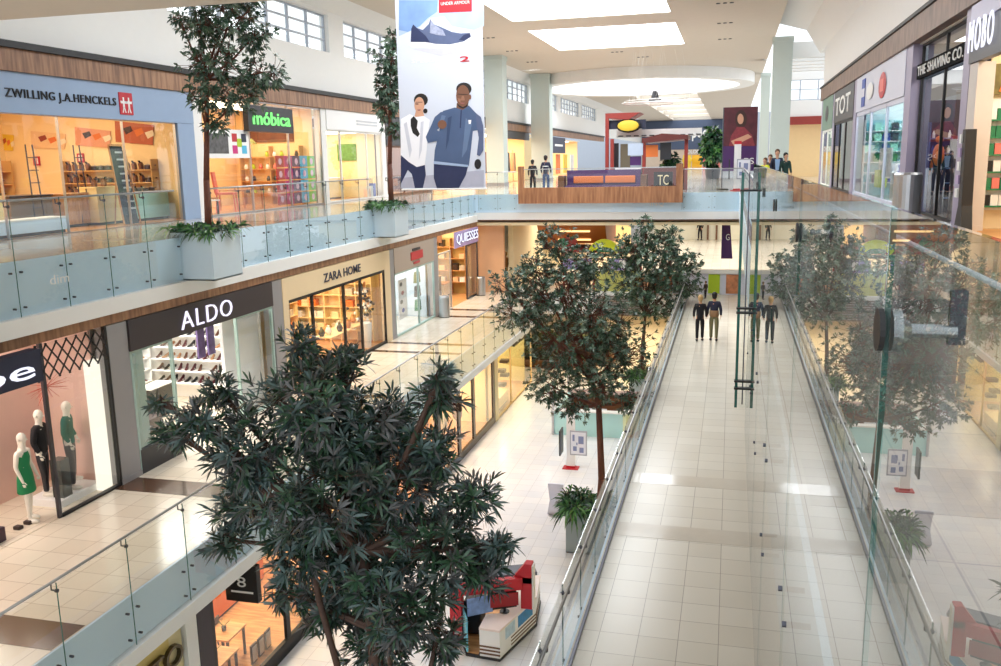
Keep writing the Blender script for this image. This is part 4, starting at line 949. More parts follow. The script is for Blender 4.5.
# ================================================================= middle level beyond the void
p_gar = [proto('hanging_garment', [('hanging_garment', MB().prism([(-.22, 0), (.22, 0), (.2, .75), (.06, .95), (-.06, .95), (-.2, .75)], -.09, .09, 'y'), c)], 'garment') for c in (leather, tan, redb, charcoal)]
room_far = MB().box(-13.5, -7.0, 64, 64.3, L1, -3.0)
struct('wall_far_middle_left', room_far, warmw)
area('fill_light', (-10.5, 60, -3.2), 5, 4, 260, (1, .8, .55))  # panel added to light the far left wall
for lvl in range(2):
    for k in range(9):
        p_gar[(k+lvl) % 4]((-12.6+k*.42, 56, -4.4-1.25*lvl), 0, 'brown or dark garment on the far garment wall left of the trees', 'garments on the far garment wall')
r = thing('garment_wall', (-11, 56.2, L1), 'far wall display of brown garments on two rails', 'display wall')
MB().box(-13, -8.8, 56.25, 56.4, L1, -3.1).build('back_panel', cream, r)
for z in (-3.4, -4.66): MB().box(-12.8, -8.9, 56.0, 56.03, z, z+.04).build('rail', steel, r)
for x in (-12.8, -8.93): MB().box(x, x+.04, 56.0, 56.04, L1, -3.36).build('upright', steel, r)
# brown bulkhead with two light slots
o = thing('slatted_bulkhead', (-7.3, 46, -4.2), 'orange-brown slanted soffit with two glowing slots behind the second tree', 'soffit')
MB().prism([(44.2, -3.16), (48.5, -3.16), (48.5, -4.4), (44.9, -4.2)], -9.6, -6.1, 'x').build('soffit_panel', mat('orange_brown', (176, 104, 44), .5), o)
for z, y in ((-3.55, 44.42), (-4.0, 44.7)): MB().box(-8.6, -6.9, y-.02, y+.03, z-.045, z+.045).build('light_slot', emit('slot_light', (255, 210, 140), 1.4), o)
# food kiosk at the end of the void
r = thing('food_kiosk', (-6, 44.8, L1), 'food kiosk with lime arch sign, menu screens and ribbed yellow-green counter', 'kiosk')
rib = MB().use(mat('ribbed_lime', (206, 208, 120), .5))
for k in range(22): rib.box(-6.6+k*.105, -6.6+k*.105+.075, 44.08, 44.14, L1+.1, -5.55)
rib.box(-6.62, -4.28, 44.14, 44.6, L1+.05, -5.5); rib.build('ribbed_counter', None, r)
MB().box(-6.7, -4.2, 44.0, 44.7, -5.5, -5.42).build('counter_top', white, r); MB().box(-6.8, -4.1, 43.75, 44.1, L1+.0, L1+.1).build('ledge', white, r)
ar = []
for k in range(13): t = math.pi*(.12+.76*k/12); ar.append((-6.1+.85*math.cos(t), -4.75+.85*math.sin(t)))
for k in range(12, -1, -1): t = math.pi*(.12+.76*k/12); ar.append((-6.1+.62*math.cos(t), -4.8+.5*math.sin(t)))
MB().prism(ar, 43.9, 44.05, 'y').build('arch_sign', mat('bright_lime', (214, 226, 40), .4), r)
MB().ball((-6.1, 43.98, -4.4), .5, .04, .16, 14, 6).build('green_oval', green, r)
MB().box(-7.0, -5.2, 43.95, 44.1, -4.78, -4.62).build('black_band', black, r)
for k, (a, b_) in enumerate(((-8.2, -6.75), (-5.9, -4.5))):
    MB().box(a, b_, 43.95, 44.05, -5.45, -4.88).build('menu_screen', mat('screen_print%d' % k, (150, 140, 210), .3, var=.9, scale=9), r)
MB().box(-5.35, -5.0, 43.93, 43.95, -5.35, -4.95).build('printed_cup', white, r)
for x in (-8.25, -6.7, -4.35): MB().box(x, x+.1, 44.1, 44.2, L1, -4.6).build('post', redb, r)
MB().box(-8.3, -4.2, 44.1, 47, -4.6, -4.45).build('canopy', redb, r)
o = MB().box(-8.6, -7.5, 44.0, 44.1, -4.3, -3.95).ball((-7.9, 44.0, -4.0), .4, .05, .22, 12, 6).build('red_green_sign', redb); tag(o, 'red sign panel left of the lime arch', 'sign'); MB().ball((-8.2, 43.95, -4.05), .3, .05, .2, 12, 6).build('green_round_mark', green, o)
o = MB().box(-4.2, -3.75, 44.2, 44.6, L1, -5.7).build('oak_post_box', salmon); tag(o, 'salmon pillar block right of the louvred slab edge', 'block')
# parapet with posters
r = thing('poster_parapet', (-1.5, 44.4, L1), 'low white parapet carrying posters at the end of the central walkway', 'parapet')
MB().box(-3.7, 2.4, 44.3, 44.5, L1, -5.6).build('parapet_panel', mat('lilac_white', (214, 216, 232), .4), r); MB().box(-3.75, 2.45, 44.2, 44.6, -5.6, -5.42).build('coping', white, r)
for a, b_, m in ((-3.65, -2.75, mat('orange_print', (206, 110, 70), .6, var=.8, scale=5)), (-2.7, -2.35, charcoal), (-1.0, -.45, lime), (-.15, .45, mat('face_print', (200, 130, 90), .6, var=.8, scale=4)), (1.2, 1.9, redb)):
    MB().box(a, b_, 44.27, 44.3, L1+.06, -5.65).build('poster', m, r)
r = thing('standing_banner', (-.2, 44.15, -4.8), 'narrow purple banner with white letters hanging at the end of the walkway', 'banner')
MB().prism([(-.42, -3.02), (-.05, -3.02), (.12, -4.85), (-.42, -4.85)], 44.1, 44.13, 'y').build('banner_sheet', purple, r)
text('lettering', 'G', (-.22, -.04, -3.95, -3.65), 44.09, '-y', white, r, .01)
# cream wall and shops above the parapet, far
struct('wall_far_middle', MB().box(-7.0, 12, 75, 75.3, L1, -3.0), mat('pale_lemon_wall', (240, 236, 218), .6))
area('fill_light', (-1.5, 64, -3.2), 9, 16, 750, (1, .95, .86))  # panel added to brighten the far end of the middle level
area('fill_light', (-6, 53.5, -3.2), 14, 9, 900, (1, .88, .7))  # second added panel, brightening the floor just beyond the void
r = shelf_unit('far wall of small display pictures above the trees', -6.6, 70.2, 74.8, L1, (-5.6, -4.6, -3.9), .4, white)
p_pic = [proto('wall_picture', [('wall_picture', MB().box(-.28, .28, -.03, .03, 0, .4), c)], 'picture') for c in (salmon, charcoal, white, redb)]
for k in range(3):
    for q in range(9): p_pic[(k+q) % 4]((-6.2+q*.7, 74.9, -3.6-.62*k), 0, 'small framed picture on the far cream wall above the trees', 'pictures on the far cream wall')
r = thing('stair_column', (-.95, 70, L1), 'far brown door frame beside the standing person', 'door frame'); MB().box(-1.9, -1.75, 74.6, 74.9, L1, -3.1).build('upright', brown, r); MB().box(-1.2, -1.05, 74.6, 74.9, L1, -3.1).build('upright', brown, r); MB().box(-1.9, -1.05, 74.6, 74.9, -3.3, -3.1).build('lintel', brown, r)

# ================================================================= ground floor, left shops (below the middle walkway)
GZ = -7.95
def gshop(y0, y1, wm, power, col=(1, .8, .55), fm=woodf): return room('left', XS0, y0, y1, L0, -7.84, 4.0, wm, fm, power, col)
struct('wall_ground_front', MB().box(XS0-.2, XS0, 5, 13.35, L0, -7.71), mat('mustard_cream', (216, 204, 160), .6, var=.03))
o = thing('shop_sign', (XS0, 12, -9), 'big bronze letters on the cream wall under the balcony at the bottom left', 'shop sign')
text('lettering', 'ITO', (12.15, 13.25, -9.2, -8.78), XS0+.05, '+x', mat('bronze', (90, 78, 56), .3, .7), o, .09)
MB().box(XS0+.001, XS0+.012, 9.8, 12.95, -9.3, -8.0).build('sign_plate', mat('mustard_plate', (206, 184, 110), .5), o)
pilaster(XS0+.06, 13.4, 13.75, L0, -7.72, white, 'white pilaster right of the bronze letters')
pilaster(XS0+.04, 13.8, 14.25, L0, -7.72, mat('dark_plum', (40, 30, 44)), 'dark plum pilaster at the near end of the cafe front')
xb = gshop(14.3, 21.5, warmw, 40)
shopfront('shop_window', 'black-framed glazing of the ground floor cafe', XS0, [14.3, 17.3, 18.2, 21.3], L0+.005, -8.35, black, .18, base=.35)
o = thing('shop_fascia', (XS0, 18, -8.3), 'black sign band over the ground floor cafe', 'shop sign'); MB().box(XS0-.05, XS0+.1, 14.25, 21.5, -8.35, -7.73).build('fascia_board', black, o)
o = thing('blade_sign', (XS0+.5, 14.9, -8.6), 'black projecting sign with small white emblem under the balcony', 'shop sign'); MB().box(XS0+.12, XS0+.85, 14.75, 14.9, -8.75, -7.95).build('sign_box', black, o)
text('lettering', '8', (XS0+.4, XS0+.6, -8.42, -8.2), 14.745, '-y', white, o, .01); MB().box(XS0+.25, XS0+.75, 14.74, 14.75, -8.55, -8.51).build('underline', white, o)
for k, (x, y) in enumerate(((-10.8, 15.6), (-11.2, 16.6), (-10.9, 19.4))):
    t = table('cafe_table', ['nearest', 'middle', 'farthest'][k]+' wooden table behind the cafe glazing', (x, y, L0+.012), .7, .8, .75, woodf, black)
    chair('cafe_chair', ['nearest', 'middle', 'farthest'][k]+' brown chair behind the cafe glazing', (x-.6, y+.1, L0+.012), math.pi, leather, black)
    o = MB().lathe((x, y, L0+.762), [(0, 0), (.05, 0), (.06, .1), (0, .1)], 12).build('table_pot', charcoal); tag(o, ['nearest', 'middle', 'farthest'][k]+' small dark pot on a cafe table', 'pot')
    b = MB()
    for q in range(14): a = q*2.4; b.prism([(0, 0), (.02, .1), (0, .2), (-.02, .1)], 0, .003, 'x') if False else b.face((x, y, L0+.85), (x+.1*math.cos(a)+.02, y+.1*math.sin(a), L0+1.0), (x+.16*math.cos(a), y+.16*math.sin(a), L0+1.02), (x+.1*math.cos(a), y+.1*math.sin(a)+.02, L0+.97))
    b.build('leaves', green, o)
for k in range(3):
    o = MB().box(-10.5+.0, -10.46, 16.5+k*.32, 16.75+k*.32, L0+.03, L0+.5).build('menu_board', [black, charcoal, black][k]); tag(o, ['first', 'second', 'third'][k]+' small standing menu board at the foot of the cafe glazing', 'board'); MB().box(-10.455, -10.45, 16.53+k*.32, 16.72+k*.32, L0+.08, L0+.45).build('menu_sheet', white, o)
counter('dark counter with orange front inside the ground floor cafe', -13.2, -12.4, 15, 20.5, L0+.012, 1.1, orange, black)
xb = gshop(21.6, 28.6, mat('orange_wall', (214, 150, 80), .6), 40)
shopfront('shop_window', 'dark-framed glazing behind the big tree on the ground floor', XS0, [21.7, 24, 26.3, 28.5], L0+.005, -8.3, black, .14)
xb = gshop(28.7, 36.4, warmw, 45)
shopfront('shop_window', 'black-framed bronze glazing right of the big tree', XS0, [28.8, 31.2, 33.2, 36.3], L0+.005, -8.2, mat('bronze_black', (38, 26, 22), .3), .3)
o = thing('blade_sign', (XS0+.4, 29.3, -8.7), 'small black projecting sign with white mark right of the big tree', 'shop sign'); MB().box(XS0+.1, XS0+.8, 29.0, 29.15, -8.75, -8.2).build('sign_box', black, o); MB().box(XS0+.3, XS0+.6, 28.985, 29.0, -8.6, -8.54).ball((XS0+.45, 28.99, -8.4), .07, .01, .07).build('white_mark', white, o)
for k in range(3):
    o = MB().lathe((-10.9, 30+k*2, L0+.012), [(0, 0), (.2, 0), (.05, .05), (.05, .7), (.2, .9), (.22, 1.4), (.1, 1.6), (0, 1.62)], 14).build('dress_form', [charcoal, cream, brown][k], smooth=True); tag(o, ['charcoal', 'cream', 'brown'][k]+' dress form behind the bronze glazing on the ground floor', 'mannequin')
pilaster(XS0+.04, 36.45, 37.0, L0, -7.72, cream, 'cream pilaster on the ground floor between bronze and yellow shops')
xb = gshop(37, 44, mat('lemon_wall', (236, 222, 160), .6), 34, (1, .9, .6))
shopfront('shop_window', 'pale yellow glazing of the last ground floor shop', XS0, [37.05, 39.5, 43.9], L0+.005, -8.2, mat('pale_oak', (0, 0, 0)), .08)
o = MB().box(XS0-.05, XS0+.1, 40, 43.9, -8.7, -8.0).build('shop_sign', black); tag(o, 'black sign band with white strokes above the last ground floor shop', 'shop sign'); text('lettering', 'IOD', (40.6, 43.4, -8.6, -8.1), XS0+.11, '+x', white, o, .01)
for k in range(4):
    o = MB().box(XS0-.9, XS0-.5, 40.3+.6*(k % 2), 40.7+.6*(k % 2), L0+.6+.35*k, L0+.75+.35*k).build('hanging_display', charcoal); tag(o, 'dark small display piece in the yellow shop window', 'display piece', 'display pieces of the yellow shop')
counter('low oak counter in the window of the last ground floor shop', -10.9, -10.2, 37.4, 40, L0+.012, .6, mat('pale_oak', (0, 0, 0)), mat('pale_oak', (0, 0, 0)))
area('hall_fill_light', (-5.5, 52, -7.85), 7, 14, 800, (1, .72, .36))  # orange-tinted panel added to warm the far ground floor
# emissive panel added in the soffit below the middle level's left walkway
area('soffit_fill_light', (-10.8, 14, -7.78), 1.2, 14, 120, (1, .9, .75))
# ================================================================= people
def skin_mesh(name, verts, edges, rad, sub=1):
    me = bpy.data.meshes.new(name); me.from_pydata(verts, edges, []); o = bpy.data.objects.new(name+'_t', me); COL.objects.link(o)
    m = o.modifiers.new('s', 'SKIN'); m.use_smooth_shade = True
    for i, r in enumerate(rad):
        sv = me.skin_vertices[0].data[i]; sv.radius = r if isinstance(r, tuple) else (r, r); sv.use_root = (i == 0)
    if sub: mm = o.modifiers.new('d', 'SUBSURF'); mm.levels = sub; mm.render_levels = sub
    dg = bpy.context.evaluated_depsgraph_get(); dg.update(); res = bpy.data.meshes.new_from_object(o.evaluated_get(dg))
    bpy.data.objects.remove(o); bpy.data.meshes.remove(me); res.name = name
    return res
def add_mesh(name, me, m, parent):
    for mm in list(me.materials): pass
    me.materials.clear(); me.materials.append(m)
    o = bpy.data.objects.new(name, me); COL.objects.link(o)
    if parent is not None: o.parent = parent
    return o
def person(name, lab, loc, rz, h, topm, legm, hairm, skinm=skin, cat='person', stride=.06, armf=.08, spread=0, elbow=.0, skirt=None, grp=None, bald=False, long_top=False, lean=0):
    r = thing(name, loc, lab, cat, grp, rz); r.scale = (h/1.75,)*3
    J = {}
    def P(k, x, y, z): J[k] = (x, y+lean*max(0, z-.95), z)
    P('pel', 0, 0, .95); P('jhem', 0, 0, .86); P('wai', 0, 0, 1.04); P('spi', 0, .0, 1.14); P('che', 0, 0, 1.32); P('nec', 0, 0, 1.47); P('hd0', 0, .015, 1.56); P('hd1', 0, .02, 1.68)
    for s, q in ((-1, 'l'), (1, 'r')):
        P('sh'+q, s*.17, 0, 1.41); P('el'+q, s*(.215+elbow*.6), -.02, 1.14); P('wr'+q, s*(.225+elbow*.3), armf, .92+elbow*.6); P('ha'+q, s*(.225+elbow*.2), armf+.03, .84+elbow*.6)
        P('hi'+q, s*.09, 0, .9); P('kn'+q, s*(.1+spread*.5), s*stride*.6+.02, .5); P('an'+q, s*(.1+spread), s*stride, .09); P('to'+q, s*(.12+spread), s*stride+.13, .035)
    def build(keys, links, rad, nm, m, sub=1):
        idx = {k: i for i, k in enumerate(keys)}
        me = skin_mesh(nm, [J[k] for k in keys], [(idx[a], idx[b]) for a, b in links], [rad[k] for k in keys], sub)
        return me
    keys = ['pel', 'spi', 'che', 'nec', 'hd0', 'hd1']+[k+q for q in 'lr' for k in ('sh', 'el', 'wr', 'ha', 'hi', 'kn', 'an', 'to')]
    links = [('pel', 'spi'), ('spi', 'che'), ('che', 'nec'), ('nec', 'hd0'), ('hd0', 'hd1')]
    for q in 'lr': links += [('che', 'sh'+q), ('sh'+q, 'el'+q), ('el'+q, 'wr'+q), ('wr'+q, 'ha'+q), ('pel', 'hi'+q), ('hi'+q, 'kn'+q), ('kn'+q, 'an'+q), ('an'+q, 'to'+q)]
    R_ = dict(pel=(.13, .1), spi=(.12, .09), che=(.14, .1), nec=.052, hd0=(.07, .08), hd1=(.085, .1))
    for q in 'lr': R_.update({'sh'+q: .055, 'el'+q: .042, 'wr'+q: .028, 'ha'+q: (.028, .016), 'hi'+q: .085, 'kn'+q: .056, 'an'+q: .036, 'to'+q: .032})
    me = build(keys, links, R_, 'body', skinm)
    body = add_mesh('body', me, skinm, r)
    # five fingers on each hand, nose and ears, merged into the body mesh
    fb = MB()
    for s, q in ((-1, 'l'), (1, 'r')):
        hx, hy, hz = J['ha'+q]
        for k in range(4): fb.tube((hx, hy-.022+.015*k, hz-.02), (hx-s*.008, hy-.018+.016*k, hz-.085+.008*abs(k-1.5)), .009, .006, 6)
        fb.tube((hx, hy+.02, hz+.02), (hx-s*.02, hy+.05, hz-.03), .01, .007, 6)
    hx, hy, hz = J['hd1']
    fb.tube((hx, hy+.09, hz-.02), (hx, hy+.12, hz-.045), .008, .014, 6)
    for s in (-1, 1): fb.ball((s*.088, hy, hz-.03), .012, .02, .032, 6, 5)
    fb.ball((0, .02, 1.655), .076, .095, .118, 14, 10).tube((0, 0, 1.45), (0, .012, 1.58), .055, .05, 10)
    bm_me = body.data; base = len(bm_me.vertices)
    vv = [tuple(v.co) for v in bm_me.vertices]+fb.v; ff = [tuple(p.vertices) for p in bm_me.polygons]+[tuple(i+base for i in f) for f in fb.f]
    nm_ = bpy.data.meshes.new('body'); nm_.from_pydata(vv, [], ff); nm_.materials.append(skinm); nm_.polygons.foreach_set('use_smooth', [True]*len(ff)); body.data = nm_
    # clothes
    kt = ['jhem', 'pel', 'spi', 'che', 'nec']+[k+q for q in 'lr' for k in ('sh', 'el', 'wr')]
    lt_ = [('jhem', 'pel'), ('pel', 'spi'), ('spi', 'che'), ('che', 'nec')]+[x for q in 'lr' for x in (('che', 'sh'+q), ('sh'+q, 'el'+q), ('el'+q, 'wr'+q))]
    Rt = dict(jhem=(.165, .13), pel=(.165, .13), spi=(.15, .115), che=(.165, .125), nec=.066)
    for q in 'lr': Rt.update({'sh'+q: .075, 'el'+q: .058, 'wr'+q: .042})
    if topm: add_mesh('jacket' if skirt is None else 'top', build(kt, lt_, Rt, 'jacket', topm), topm, r)
    if skirt:
        mb = MB(); mb.lathe((0, 0, 0), [(.12, 1.4), (.15, 1.28), (.125, 1.12), (.17, .93), (.2, .62), (.19, .6), (.15, .9)], 16); o = mb.build('dress', skirt, local=True, smooth=True); o.parent = r; o.scale = (1, .75, 1)
    elif legm:
        J['pe2'] = J['pel']; kl = ['wai', 'pe2']+[k+q for q in 'lr' for k in ('hi', 'kn', 'an')]
        ll = [('wai', 'pe2')]+[x for q in 'lr' for x in (('pe2', 'hi'+q), ('hi'+q, 'kn'+q), ('kn'+q, 'an'+q))]
        Rl = dict(wai=(.14, .11), pe2=(.145, .115))
        for q in 'lr': Rl.update({'hi'+q: .105, 'kn'+q: .075, 'an'+q: .058})
        add_mesh('trousers', build(kl, ll, Rl, 'trousers', legm), legm, r)
    if hairm and not bald:
        mb = MB(); mb.ball((0, J['hd1'][1]-.02, 1.71), .1, .115, .1, 12, 8).ball((0, J['hd1'][1]-.06, 1.64), .085, .06, .1, 10, 7); o = mb.build('hair', hairm, local=True, smooth=True); o.parent = r
        # leave the face free: the hair sits on the back and the crown
        o.location = (0, -.02, .01)
    for s, q in ((-1, 'l'), (1, 'r')):
        x, y, z = J['an'+q]; o = MB().ball((x+s*.01, y+.05, .045), .055, .14, .05, 10, 6).build('shoe', shoes[0] if hairm else skinm, local=True, smooth=True); o.parent = r
    return r
hb = mat('hair_brown', (96, 66, 44), .6); hk = mat('hair_black', (26, 22, 22), .6); hbl = mat('hair_blond', (190, 156, 104), .6)
dk1 = mat('black_cloth', (24, 22, 28), .8); dk2 = mat('navy_cloth', (34, 38, 62), .8); kh_ = mat('khaki_cloth', (120, 116, 84), .8); jean = mat('denim', (54, 78, 120), .8)
person('person', 'person in black jacket and dark trousers walking away, left of the central pair', (-1.0, 32.7, L1), .05, 1.66, dk1, dk1, hbl, elbow=.03)
pm = person('person', 'person in navy top and khaki trousers walking away, right of the central pair', (-.5, 32.8, L1), -.05, 1.76, dk2, kh_, hk, stride=-.05, elbow=.04)
o = MB().lathe((0, 0, .9), [(.15, 0), (.175, .06), (.17, .22), (.15, .24)], 16).build('tan_waist_bag', mat('tan_cloth', (150, 116, 84), .8), local=True, smooth=True); o.parent = pm; o.scale = (1, .8, 1)
person('person', 'smaller person in black at the left end of the bridge', (-10.05, 45.4, L2), .1, 1.62, dk1, dk1, hk, elbow=.03)
pm = person('person', 'person in navy jacket with white stripe and jeans on the bridge', (-9.35, 45.4, L2), -.1, 1.82, dk2, jean, hk, elbow=.05)
o = MB().lathe((0, 0, 1.25), [(.17, 0), (.172, .04)], 16).build('white_stripe', white, local=True); o.parent = pm; o.scale = (1, .8, 1)
yv = ony(765, 170, 44)
for u, lab, h, tm, lm, hm, rz in ((765, 'person in bright yellow vest beside the standing group on the right', 1.5, mat('hi_vis_yellow', (226, 230, 40), .6), dk1, hb, 2.6), (770.5, 'person in plum top behind the yellow vest', 1.62, leather, dk1, hb, 3.0), (777, 'person in navy jacket over pale blue shirt facing the camera', 1.82, dk2, dk2, hb, 3.2), (785.5, 'person in dark green coat at the right of the standing group', 1.68, mat('dark_green_cloth', (30, 60, 54), .8), dk1, hk, 3.5)):
    Yp = 38.5 if u > 766 else 37.6
    p = ony(u, 165, Yp); q = person('person', lab, (p[0], Yp+(.5 if u in (770.5,) else 0), L2), rz, h, tm, lm, hm, elbow=.03)
    if u == 777: o = MB().prism([(-.06, 1.0), (.06, 1.0), (.1, 1.42), (-.1, 1.42)], .125, .15, 'y').build('shirt_front', mat('sky_cloth', (150, 180, 220), .7), local=True); o.parent = q
p = onz(506, 282, L1); person('person', 'fair-haired person in a light top at the far left of the middle level', (p[0], p[1], L1), 1.0, 1.66, tan, cream, hbl)
p = onz(516, 282, L1); person('person', 'person in black beside the fair-haired one at the far left of the middle level', (p[0], p[1], L1), 1.6, 1.76, dk1, dk1, hk)
p = onz(700, 240, L1); person('person', 'distant person in black before the far cream wall', (p[0], p[1], L1), 2.6, 1.8, dk1, dk1, hk, elbow=.04)
p = onz(707, 290, L1); person('person', 'small child in dark clothes near the poster parapet', (p[0], 43.0, L1), .8, .82, leather, dk1, hb, elbow=.03)
# mannequins
mw = mat('mannequin_white', (240, 234, 222), .3)
person('mannequin', 'headed white mannequin in a green dress left of the window upright', (-12.95, 13.2, L1), -1.4, 1.76, None, None, None, mw, 'mannequin', skirt=mat('emerald_cloth', (24, 130, 80), .7), bald=True)
person('mannequin', 'white mannequin in a black top on the plinth', (-13.35, 14.1, L1+.16), -1.3, 1.78, dk1, charcoal, None, mw, 'mannequin', bald=True, elbow=.04)
person('mannequin', 'white mannequin in teal-green cardigan and dark trousers with legs apart', (-13.2, 14.7, L1+.16), -1.1, 1.8, mat('teal_cloth', (20, 104, 96), .7), charcoal, None, mw, 'mannequin', bald=True, spread=.18, elbow=.08)
person('mannequin', 'white mannequin in black deep inside the clothes shop', (-13.6, 12.2, L1), -1.3, 1.76, dk1, leather, None, mw, 'mannequin', bald=True)

# ================================================================= the big hanging advertising banner
YBN = 28.0
def bpoly(name, pts, m, parent, lay, Y=YBN):
    P = [ony(u, v, Y) for u, v in pts]
    return MB().prism([(p[0], p[2]) for p in P], Y-.012-.004*lay, Y-.008-.004*lay, 'y').build(name, m, parent)
def ell(cx_, cy_, rx, ry, n=16, a0=0, a1=6.2832): return [(cx_+rx*math.cos(a0+(a1-a0)*k/n), cy_+ry*math.sin(a0+(a1-a0)*k/n)) for k in range(n)]
tl, trr = ony(398, -60, YBN), ony(483, -60, YBN)
bx0, bx1 = ony(399, 100, YBN)[0], ony(484, 100, YBN)[0]
r = thing('advertising_banner', ((bx0+bx1)/2, YBN, -.86), 'huge hanging banner showing a running shoe above two runners', 'banner')
skyprint = mat('pale_print', (206, 212, 226), .6, var=.05, scale=.8)
MB().box(bx0, bx1, YBN-.008, YBN+.008, ony(440, 188.5, YBN)[2], 6.6).build('banner_sheet', skyprint, r)
MB().tube((bx0-.03, YBN, ony(440, 189, YBN)[2]), (bx1+.03, YBN, ony(440, 189, YBN)[2]), .03, n=8).build('bottom_rod', white, r)
MB().tube((bx0-.03, YBN, 6.62), (bx1+.03, YBN, 6.62), .03, n=8).build('top_rod', steel, r)
for x in (bx0+.3, bx1-.3): MB().tube((x, YBN, 6.62), (x, YBN, CE), .008).build('hanging_wire', steeld, r)
bl1 = mat('print_blue_haze', (120, 152, 200), .6, var=.35, scale=1.5); bl2 = mat('print_slate', (84, 96, 130), .5, var=.25, scale=4); bl3 = mat('print_deep_navy', (36, 46, 84), .5, var=.2, scale=5)
bl4 = mat('print_steel_blue', (72, 92, 128), .5, var=.15, scale=2); bwh = mat('print_white', (240, 240, 246), .6, var=.02)
bpoly('blue_haze', [(399, 0), (438, 0), (437, 12), (428, 18), (420, 26), (408, 32), (399, 30)], bl1, r, 1)
bpoly('pale_haze', [(436, 0), (484, 0), (484, 26), (474, 30), (452, 26), (444, 16), (430, 18), (420, 27), (399, 36), (399, 30), (420, 24)], mat('print_pale_haze', (170, 190, 224), .6, var=.25, scale=1.5), r, 0)
bpoly('logo_plate', [(439, -2), (472, -2), (472, 11.5), (439, 13)], red, r, 2)
a = ony(441, 1.8, YBN); b = ony(470, 4.4, YBN); text('logo_lettering', 'UNDER ARMOUR', (a[0], b[0], ony(455, 4.6, YBN)[2], ony(455, 1.4, YBN)[2]), YBN-.026, '-y', white, r, .004)
bpoly('shoe_shadow', [(412, 49), (466, 47), (471, 40), (466, 52), (440, 56)], mat('print_grey_lilac', (196, 196, 214), .6, var=.1), r, 0)
bpoly('shoe_sole', [(409, 45), (411, 42), (430, 42.5), (450, 44), (465, 41), (471, 36), (470, 42), (462, 46.5), (440, 48.5), (412, 47.5)], bwh, r, 1)
bpoly('shoe_upper', [(411, 42), (411.5, 29), (413.5, 24.5), (417, 28), (423, 30), (429, 24), (430.5, 19), (433, 24), (441, 27), (452, 32), (461, 33.5), (470, 33), (471, 37), (464, 41.5), (450, 44.5), (436, 44), (425, 42)], bl2, r, 2)
bpoly('shoe_heel', [(411, 42), (411.5, 29), (413.5, 24.5), (418, 29), (426, 36), (430, 42)], bl3, r, 3)
bpoly('shoe_toe', [(459, 40), (464, 35), (470, 33), (471, 36.5), (464, 40.5)], bl3, r, 3)
bpoly('shoe_laces', [(430, 33), (431, 20), (435, 25), (443, 30), (446, 36), (437, 35)], mat('print_lace', (150, 156, 180), .6, var=.5, scale=14), r, 3)
a = ony(460, 62, YBN); b = ony(469.5, 56, YBN); text('red_numeral', '2', (a[0], b[0], a[2], b[2]), YBN-.02, '-y', red, r, .004, .02)
a = ony(412, 63, YBN); b = ony(457, 57, YBN); text('pale_lettering', 'SPEEDFORM', (a[0], b[0], a[2], b[2]), YBN-.014, '-y', bwh, r, .003)
# woman runner
bpoly('woman_hair', ell(421, 100, 7, 6.5)+[], hk, r, 1); bpoly('woman_bun', ell(425.5, 111, 2.2, 2.5), hk, r, 1)
bpoly('woman_face', ell(419.5, 105, 5, 8), skin, r, 2); bpoly('woman_brow', [(416, 102), (422.6, 102), (422.6, 102.5), (416, 102.5)], hk, r, 3)
bpoly('woman_neck', [(416, 111), (423, 111), (425, 119), (414, 119)], skin, r, 1)
bpoly('woman_shirt', [(401, 119), (410, 114), (416, 117), (424, 116), (430, 120), (428, 135), (427, 150), (425, 165), (417, 167), (409, 162), (401, 155)], bwh, r, 2)
bpoly('woman_glove', [(411, 119), (414, 116), (418, 121), (417, 128), (420, 134), (418, 137), (413, 133), (411, 126)], hk, r, 3)
bpoly('woman_shorts', [(401, 155), (409, 162), (417, 167), (425, 165), (426, 175), (423, 188), (415, 188), (412, 174), (408, 170), (401, 184)], bl3, r, 1)
bpoly('woman_eye_shade', [(415.6, 103.2), (418.6, 103.4), (418.6, 104.8), (415.8, 104.6)], mat('shade_print', (130, 90, 76)), r, 3); bpoly('woman_mouth', [(417.5, 109.6), (421, 109.4), (420.5, 110.8), (418, 110.8)], mat('lip_print', (150, 90, 86)), r, 3)
bpoly('shirt_fold', [(404, 124), (407, 122), (412, 150), (410, 158)], mat('fold_print', (206, 208, 220)), r, 3); bpoly('shirt_fold', [(421, 122), (424, 121), (422, 150), (419, 160)], mat('fold_print', (0, 0, 0)), r, 3)
# man runner
bpoly('man_hair', ell(464, 89, 7.7, 6.5), hk, r, 1); bpoly('man_face', ell(463, 96, 6.8, 11), skinb, r, 2)
bpoly('man_brows', [(458, 93.8), (468, 94.5), (468, 95.1), (458, 94.4)], hk, r, 3); bpoly('man_mouth', [(460, 102.5), (465, 102.8), (464, 104), (461, 103.8)], mat('lip_print', (150, 90, 86)), r, 3); bpoly('man_nose', [(462, 96), (464, 96), (465, 100.5), (461, 100.5)], mat('nose_print', (150, 104, 82)), r, 3)
bpoly('man_ear', ell(470.2, 97, 1.2, 2.6, 10), skinb, r, 3); bpoly('man_cheek', [(458, 98), (461, 99), (460.5, 103), (458.4, 101)], mat('cheek_print', (150, 104, 82)), r, 3); bpoly('man_beard', [(457, 103), (460, 105.6), (463, 107.2), (466, 105.6), (469, 102), (467, 107), (463, 108.6), (459, 107)], hk, r, 3)
bpoly('jacket_fold', [(448, 118), (452, 116), (449, 140), (446, 150)], mat('print_dark_steel', (52, 70, 104)), r, 3); bpoly('jacket_fold', [(466, 118), (472, 124), (467, 150), (462, 158)], mat('print_light_steel', (96, 118, 152)), r, 3); bpoly('sleeve_shade', [(442, 115), (446, 116), (443, 124), (438, 128)], mat('print_light_steel', (0, 0, 0)), r, 4); bpoly('chest_mark', [(468.5, 120), (471.5, 120), (471, 124), (469, 124)], bwh, r, 4)
